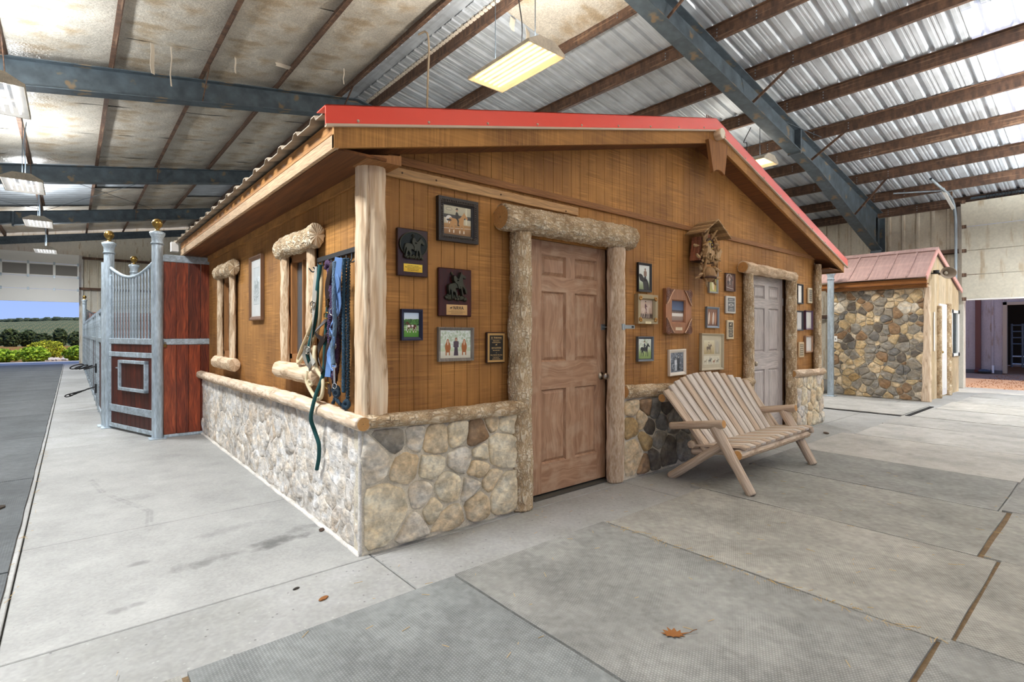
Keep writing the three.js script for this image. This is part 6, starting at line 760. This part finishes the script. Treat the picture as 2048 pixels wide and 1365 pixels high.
// ---------------------------------------------------------------- the stone shed
{
  const s = thing('shed', 'small fieldstone shed with pale red metal roof by the right doorway', 'building', [11.1, 0, .4]);
  const zb = -1.66, xr = 2.86, pk = .66, py = 2.97, ey = 2.36;
  mesh('shed_core', join([box(.04, xr - .02, 0, 2.3, zb, -.04), prism([[.02, 2.3], [xr - .02, 2.3], [pk, py - .04]], zb, -.04)]), MAT.mortar, s);
  const st = grp('stone_wall', s, 'mixed brown and grey fieldstone wall'); mesh('mortar', box(0, .05, 0, 2.18, zb, -.03, .5), MAT.mortar, st);
  stones(st, scatterSites(zb, -.03, 0, 2.18, .145, .45, 1.1, .85), [zb + .005, -.035, .01, 2.17], { map: (z, y, d) => [-d + .004, y, z], gap: .009, h: .028, rough: .016, tint: (q) => STONE[q.y < .6 && q.x < -1 ? pick(['sand', 'tan', 'grey', 'ochre']) : pick(['grey', 'dark', 'brown', 'grey', 'tan', 'sand', 'brown', 'grey', 'pale', 'sand', 'slate'])] });
  const sw = grp('light_switch', s, 'white switch plate on the stone wall'); mesh('switch_plate', bev(-.045, -.035, 1.12, 1.24, -1.56, -1.5, .003), MAT.white, sw); mesh('toggle', box(-.055, -.045, 1.165, 1.195, -1.535, -1.525), MAT.black, sw);
  const fr = grp('front_boards', s, 'pale board front'); for (let x = .02; x < xr; x += .2) { const a = x + .002, b = Math.min(x + .198, xr), ty = (q) => q < pk ? mix(ey, py, clamp(q / pk)) : mix(py, 2.3, (q - pk) / (xr - pk)); mesh('board', prism([[a, 0], [b, 0], [b, ty(b) - .06], [a, ty(a) - .06]], -.035, -.005, .6), S(pick([0xf0d8b4, 0xf4e0c0, 0xead0a8]), { map: T.grain, roughness: .7 }), fr); }
  // roof: each sheet its own mesh
  const slope = (xa, ya, xb, yb2) => { for (let k = 0; k < 6; k++) { const z0 = -1.93 + k * .33, z1 = z0 + .33; const g = bar([xa, ya, (z0 + z1) / 2], [xb, yb2, (z0 + z1) / 2], .012, .328, 1.5, V(0, 0, 1)), r = bar([xa, ya + .014, z0 + .01], [xb, yb2 + .014, z0 + .01], .03, .03, 1, V(0, 0, 1)); mesh('roof_sheet', join([g, r]), shedRoof, s); } };
  const shedRoof = S(0xe4bdb4, { map: T.sheet, roughness: .55 }); slope(-.2, ey, pk, py); slope(xr + .1, 2.27, pk, py); mesh('ridge_cap', join([bar([pk - .1, py - .04, -.94], [pk, py + .03, -.94], .012, 1.99, 1, V(0, 0, 1)), bar([pk, py + .03, -.94], [pk + .12, py - .01, -.94], .012, 1.99, 1, V(0, 0, 1))]), shedRoof, s);
  mesh('rake_trim', join([bar([-.2, ey - .02, .16], [pk, py - .02, .16], .09, .02, 1, V(0, 0, 1)), bar([pk, py - .02, .16], [xr + .1, 2.25, .16], .09, .02, 1, V(0, 0, 1))].map((g) => at(g, 0, 0, -.12))), S(0xe0a8a0, { roughness: .5 }), s);
  mesh('eave_board', bev(-.14, -.1, 2.2, 2.34, -1.8, .03, .004, .6, { swap: true }), S(0xc07c34, { map: T.grain, roughness: .6 }), s); mesh('eave_board', bev(-.1, -.02, 2.17, 2.23, -1.7, .02, .004, .6, { swap: true }), MAT.trim, s); mesh('eave_soffit', box(-.18, .02, 2.23, 2.25, -1.8, .03), MAT.soffit, s);
  addLog(s, 'corner_log', [.0, 0, .0], [.02, 2.2, .0], .075, .05, MAT.peel, { amp: .28, seg: 14, rings: 24 });
  const d = grp('door', s, 'white panelled shed door'); mesh('door_slab', bev(.95, 1.6, .03, 1.9, -.01, .015, .004), S(0xf2eeee, { roughness: .4 }), d); for (const [a, b] of [[.15, .75], [.85, 1.45], [1.55, 1.8]]) for (const [p, q] of [[1.03, 1.24], [1.31, 1.52]]) mesh('panel', bev(p, q, a, b, .012, .024, .006), MAT.white, d); mesh('knob', at(new THREE.SphereGeometry(.03, 10, 8), 1.02, .92, .04), MAT.brass, d);
  addLog(s, 'door_post', [.88, 0, .01], [.88, 1.85, .01], .06, .055, MAT.bark, { amp: .14 }); addLog(s, 'door_post', [1.7, 0, .01], [1.7, 1.92, .01], .075, .065, MAT.bark, { amp: .14 });
  const w = grp('window', s, 'narrow white window with dark scroll corners'); mesh('window_frame', join([bev(1.98, 2.72, .8, .86, 0, .03, .004), bev(1.98, 2.72, 1.74, 1.8, 0, .03, .004), bev(1.98, 2.06, .8, 1.8, 0, .03, .004), bev(2.64, 2.72, .8, 1.8, 0, .03, .004)]), MAT.white, w); mesh('pane', box(2.06, 2.64, .86, 1.74, .004, .008), MAT.dimGlass, w); for (const x of [2.04, 2.66]) for (const y of [.83, 1.77]) mesh('scroll', at(new THREE.TorusGeometry(.035, .01, 6, 14), x, y, .035), MAT.black, w);
  mesh('thermometer', bev(.5, .56, .95, 1.72, 0, .02, .008), MAT.white, s, 'tall white thermometer strip');
  const h = thing('horn_speaker', 'grey brown horn loudspeaker on the shed gable', 'speaker', [11.42, 2.45, .66], 0); const horn = lathe([[.02, -.2], [.035, -.2], [.04, -.1], [.07, -.04], [.13, .0], [.14, .01], [.125, .005], [.06, -.045], [.03, -.1]], 24); horn.rotateX(Math.PI / 2); horn.scale(1.1, .8, 1); const q = grp('horn', h); mesh('bell', horn, S(0x7a6a58, { roughness: .6 }), q); mesh('throat_plug', at(new THREE.SphereGeometry(.035, 12, 8), 0, 0, -.06), S(0xb0a494), q); q.rotation.y = -.75; mesh('bracket', join([bar([0, 0, -.12], [.08, .02, -.33], .03, .02), bar([-.1, -.0, -.33], [.12, .0, -.33], .05, .02)]), MAT.black, h); mesh('driver', at(new THREE.CylinderGeometry(.05, .05, .07, 14), .12, .04, -.2), MAT.black, h); mesh('wire', tube([[.05, -.03, -.28], [.02, -.2, -.3], [-.12, -.34, -.31], [-.02, -.28, -.3], [.1, -.2, -.31]], .005, 30, 5), MAT.black, h);
}
// ---------------------------------------------------------------- outdoors
{
  const gr = structure('ground', 'dry fields, gravel yard and concrete apron around the barn', 'ground');
  const fieldY = (z) => z > -30 ? -.35 : z > -420 ? -.35 - (-30 - z) * .0165 : -6.8;
  { const g = new THREE.PlaneGeometry(1000, 1100, 2, 60), p = g.attributes.position; g.rotateX(-Math.PI / 2); for (let i = 0; i < p.count; i++) { const z = p.getZ(i) - 380; p.setZ(i, z); p.setY(i, fieldY(z)); } g.computeVertexNormals(); mesh('field', uvBox(g, 9), S(0xf0dcb0, { map: T.field, roughness: 1 }), gr); } mesh('gravel_yard', box(XE + .15, 60, -.27, -.03, -60, 50, .8), S(0xffffff, { map: T.gravel, roughness: 1 }), gr); mesh('apron', bev(-6, 1, -.27, -.02, -29.5, ZB - .14, .01, 4), MAT.concrete, gr); mesh('apron', bev(-30, XL - .14, -.27, -.02, -25, 20, .01, 4), MAT.concrete, gr); mesh('apron', bev(-12, 20, -.27, -.02, ZF + .1, 30, .01, 4), MAT.concrete, gr);
  { const b = []; for (let i = 0; i < 2500; i++) { const g = new THREE.TetrahedronGeometry(rr(.006, .02), 0); b.push(at(g, rr(XE + .2, 21.5), -.025, rr(.2, 5.5))); } top('gravel', uvBox(join(b), .2), S(0xe8d0b8, { map: T.gravel, roughness: 1 }), 'loose gravel strewn between the two buildings', 'gravel', null, 'stuff'); }
  // second building across the yard
  const bX = 21.7, o = thing('metal_building', 'white metal building across the yard with an open bay', 'building', [bX, 0, 0]);
  const wm = S(0xd2c8cc, { map: T.siding2, roughness: .6 }); const panel = (z0, z1, y0, y1) => { for (let z = z0; z < z1 - .01; z += .91) mesh('wall_panel', join([box(0, .06, y0, y1, z, Math.min(z + .905, z1), 1.5), box(-.03, .0, y0, y1, Math.min(z + .3, z1 - .05), Math.min(z + .35, z1)), box(-.03, .0, y0, y1, Math.min(z + .85, z1 - .05), Math.min(z + .905, z1))]), wm, o); };
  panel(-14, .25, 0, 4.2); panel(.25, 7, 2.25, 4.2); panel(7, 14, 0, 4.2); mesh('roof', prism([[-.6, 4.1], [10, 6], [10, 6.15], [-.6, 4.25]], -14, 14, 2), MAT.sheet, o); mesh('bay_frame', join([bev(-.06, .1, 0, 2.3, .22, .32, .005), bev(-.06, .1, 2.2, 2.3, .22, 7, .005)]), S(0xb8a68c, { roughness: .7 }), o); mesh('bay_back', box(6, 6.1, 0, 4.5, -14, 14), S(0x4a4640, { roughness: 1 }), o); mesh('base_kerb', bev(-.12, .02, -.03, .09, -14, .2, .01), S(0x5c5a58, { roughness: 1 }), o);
  const ds = mesh('downspout', join([bev(-.14, -.03, .12, 4.1, -.44, -.3, .01), bar([-.08, .14, -.37], [-.3, .05, -.37], .12, .09)]), S(0x6c4036, { roughness: .5 }), o, 'brown downspout'); mesh('splash_elbow', (() => { const g = new THREE.SphereGeometry(.12, 12, 8); g.scale(1.2, .5, 1.4); return at(g, -.25, .06, -.2); })(), MAT.steelDark, ds); mesh('tap_pipe', rod([-.15, 0, .0], [-.15, .25, .0], .03, 8), MAT.white, o);
  const gt = thing('pipe_gate', 'dark pipe gate across the open bay of the far building', 'gate', [bX + .25, 0, .4]); for (const y of [.3, .55, .95, 1.15, 1.35, 1.55]) mesh('pipe', rod([0, y, 0], [0, y, 4], .025, 8), y < .8 ? MAT.galv : MAT.steelDark, gt); for (const z of [0, .25, 1, 2, 3, 4]) mesh('upright', rod([0, .2, z], [0, 1.6, z], .03, 8), MAT.steelDark, gt);
  // landscape beyond the far aisle door
  const leafM = (c) => S(c, { roughness: .9, transmission: .0 });
  function clump(name, label, cat, x, z, w, h, cols, n, group, y0 = -.28, leaf = .5) {
    const t = thing(name, label, cat, [x, y0, z], 0, group), per = cols.map(() => []);
    for (let i = 0; i < n; i++) { const a = rnd() * 6.283, e = Math.acos(rr(-1, 1)), R = Math.pow(rnd(), .33), px = Math.cos(a) * Math.sin(e) * R * w / 2, pz = Math.sin(a) * Math.sin(e) * R * w / 2, py = h * (.5 + .5 * Math.cos(e) * R); const g = new THREE.TetrahedronGeometry(leaf * rr(.5, 1.2), 0); g.scale(1, rr(.3, .8), 1); g.rotateY(rnd() * 6); g.rotateX(rnd() * 3); per[i % cols.length].push(at(g, px, Math.max(py, .05), pz)); }
    per.forEach((l, k) => mesh('foliage', join(l), leafM(cols[k]), t)); mesh('trunk', rod([0, 0, 0], [0, h * .5, 0], Math.max(.03, w * .03), 7, w * .015), MAT.bark, t); return t;
  }
  // tree line far down the slope, its crowns side by side
  const tl = ['cut off by the left picture edge', 'second from the left in the distant line', 'third along the distant line', 'fourth along the distant line', 'fifth along the distant line', 'behind the tall yellow bush', 'right of the tall yellow bush', 'near the right end of the distant line', 'last one before the door jamb', 'hidden behind the door jamb'];
  for (let i = 0; i < 10; i++) { const t = i / 9, w = 7.4 + 1.2 * Math.sin(i * 5); clump('oak_tree', 'dark green tree, ' + tl[i], 'tree', mix(-46, 14, t), mix(-404, -362, t) + (i % 2) * 12, w, 9 + 1.6 * Math.sin(i * 2.3), [0x33421f, 0x425228, 0x2a371c, 0x55602e], 700, 'tree line beyond the field', -6.6, .95); }
  for (const [x, z, y, w, h, l, c] of [[-4.9, -43, -.6, 2.4, .9, 'low bright green bush at the left outside the door', [0x8cae24, 0xa4c234, 0x6a8a1c]], [-3.1, -41.4, -.55, 1.6, .98, 'bright green bush left of the tall yellow one', [0x94b428, 0xaac63c, 0x70901e]], [-2.9, -56, -.95, 2.6, 1.65, 'tall yellow green bush in the middle of the doorway', [0xaab026, 0xc2c236, 0x848c1e]], [-1.0, -41.8, -.55, 1.5, 1.0, 'bright bush by the right jamb', [0x7c9c1e, 0x94b42e, 0x5c7818]], [-7.8, -46.4, -.6, 3, 1.1, 'bush outside beyond the left picture edge', [0x8cae24, 0xa4c234, 0x6a8a1c]]]) clump('bush', l, 'bush', x, z, w, h, c, 700, 'bushes outside the aisle door', y, .13);
  { const b = []; for (let i = 0; i < 2600; i++) { const t = rnd(), z = mix(-70, -250, t), x = rr(-8, 4) * (1 + t * 2.2) - 8 * t, g = new THREE.TetrahedronGeometry(rr(.3, .7)); g.scale(1, .8, 1); b.push(at(g, x, fieldY(z) + .1, z)); } top('dry_grass', join(b), S(0xa07c44, { roughness: 1 }), 'tawny dry grass in the field', 'grass', null, 'stuff'); }
  { const b = []; for (let i = 0; i < 60; i++) b.push(at(new THREE.DodecahedronGeometry(rr(.06, .2)), -2.1 + rr(-.75, .75), -.55, -44.5 + rr(-.8, .8))); top('rock_pile', uvBox(join(b), .5), STONE.ash, 'pale rubble between the bushes outside', 'rocks', null, 'stuff'); }
  { const N = 90, M = 14, pos = [], uv = [], idx = []; for (let i = 0; i <= N; i++) for (let j = 0; j <= M; j++) { const a = i / N, c = j / M, x = mix(mix(-120, 60, a), mix(-160, 80, a), c), z = mix(mix(-470, -380, a), mix(-760, -590, a), c), y = -8 + 24.5 * Math.sin(c * Math.PI * .5) * (.86 + .16 * n3(a * 4.5, 1, 0) + .2 * n3(a * 2 + 3, 1, 1)) + (j > 0 ? rr(-.25, .25) : 0); pos.push(x, y, z); uv.push(i * .6, j * .5); }
    for (let i = 0; i < N; i++) for (let j = 0; j < M; j++) { const q = i * (M + 1) + j; idx.push(q, q + M + 1, q + 1, q + 1, q + M + 1, q + M + 2); }
    const g = new THREE.BufferGeometry(); g.setAttribute('position', new THREE.Float32BufferAttribute(pos, 3)); g.setAttribute('uv', new THREE.Float32BufferAttribute(uv, 2)); g.setIndex(idx); g.computeVertexNormals(); tag(mesh('hill', g, S(0xffffff, { map: T.hill, roughness: 1, side: THREE.DoubleSide }), scene), 'scrub covered hillside behind the tree line', 'hill', null, 'structure');
    const b = []; for (let i = 0; i < 800; i++) { const t = rnd(), k = Math.floor(t * N) * (M + 1) + M - (i % 3), s = new THREE.IcosahedronGeometry(rr(1.6, 3.2), 0); s.scale(1, .7, 1); b.push(at(s, pos[k * 3] + rr(-2, 2), pos[k * 3 + 1] + rr(0, 1.4), pos[k * 3 + 2])); } top('ridge_trees', join(b), leafM(0x46523a), 'dark trees along the crest of the hill', 'trees', null, 'stuff'); }
}
// ---------------------------------------------------------------- small things on the floor
{
  const lf = thing('oak_leaf', 'curled brown oak leaf lying on the foreground mat', 'leaf', [.684, .02, 1.652], .9); const P = [[0, -.085], [.008, -.03], [.03, -.035], [.02, -.012], [.045, -.005], [.03, .015], [.05, .035], [.024, .035], [.03, .065], [.01, .055], [0, .085], [-.01, .055], [-.032, .068], [-.024, .035], [-.05, .03], [-.028, .012], [-.046, -.008], [-.02, -.014], [-.032, -.038], [-.006, -.03]]; const g = new THREE.ExtrudeGeometry(new THREE.Shape(P.map((q) => new THREE.Vector2(q[0] * .78, q[1] * .78))), { depth: .0012, bevelEnabled: false }); g.rotateX(-Math.PI / 2); const p = g.attributes.position; for (let i = 0; i < p.count; i++) p.setY(i, p.getY(i) + 6 * p.getX(i) ** 2 + 1.6 * p.getZ(i) ** 2 - .004); g.computeVertexNormals(); mesh('blade', g, S(0x8e5a2a, { roughness: .7 }), lf); mesh('stem', tube([[0, .003, .06], [.004, .01, .078], [.01, .01, .095]], .0016, 10, 5), S(0x7a4a20), lf);
  const deb = [[-.03, -.55, .035, 0x4a3a30, 'dark dry leaf flake on the concrete beside the stone side wall'], [-.42, .16, .02, 0x2a241e, 'tiny black chip on the concrete near the dark stain'], [-.35, .35, .03, 0x8a5a30, 'small brown twig flake near the lower joint'], [3.9, .28, .05, 0x3c342c, 'dark clod under the bench'], [6.2, .35, .06, 0x5a4838, 'small dark clod beyond the bench'], [-1.7, -2.45, .06, 0x3a322a, 'dark leaf on the left aisle mat'], [-1.5, .28, .03, 0x6a4426, 'brown crumb in the left mat seam'], [5.55, .16, .07, 0x383a3c, 'black rubber scrap by the right stone base']];
  for (const [x, z, r, c, l] of deb) { const q = new THREE.DodecahedronGeometry(r, 0); q.scale(1, .18, .55); q.rotateY(rnd() * 3); q.translate(x, r * .14 + (x < -1.56 || z > .6 ? .018 : 0), z); top('debris', q, S(c, { roughness: 1 }), l, 'debris'); }
  { const b = []; for (let i = 0; i < 260; i++) { const k = rnd(), L = rr(.01, .05), a = rnd() * 3.1; let x, z; if (k < .4) { x = mix(1.49, 1.5, rnd()) + rr(-.03, .03); z = rr(.6, 2.4); } else if (k < .6) { x = -1.535 + rr(-.01, .04); z = rr(-6, 2.2); } else { x = rr(-1.2, 4.5); z = rr(.1, 2.4); } b.push(bar([x, .019, z], [x + Math.cos(a) * L, .019, z + Math.sin(a) * L], .0016, .0016)); } top('straw', join(b), S(0xc8a870, { roughness: .9 }), 'scattered bits of straw on mats and concrete', 'straw', null, 'stuff'); }
}
scene.traverse((o) => { if (o.isMesh) { o.castShadow = true; o.receiveShadow = true; } });
renderer.render(scene, camera);
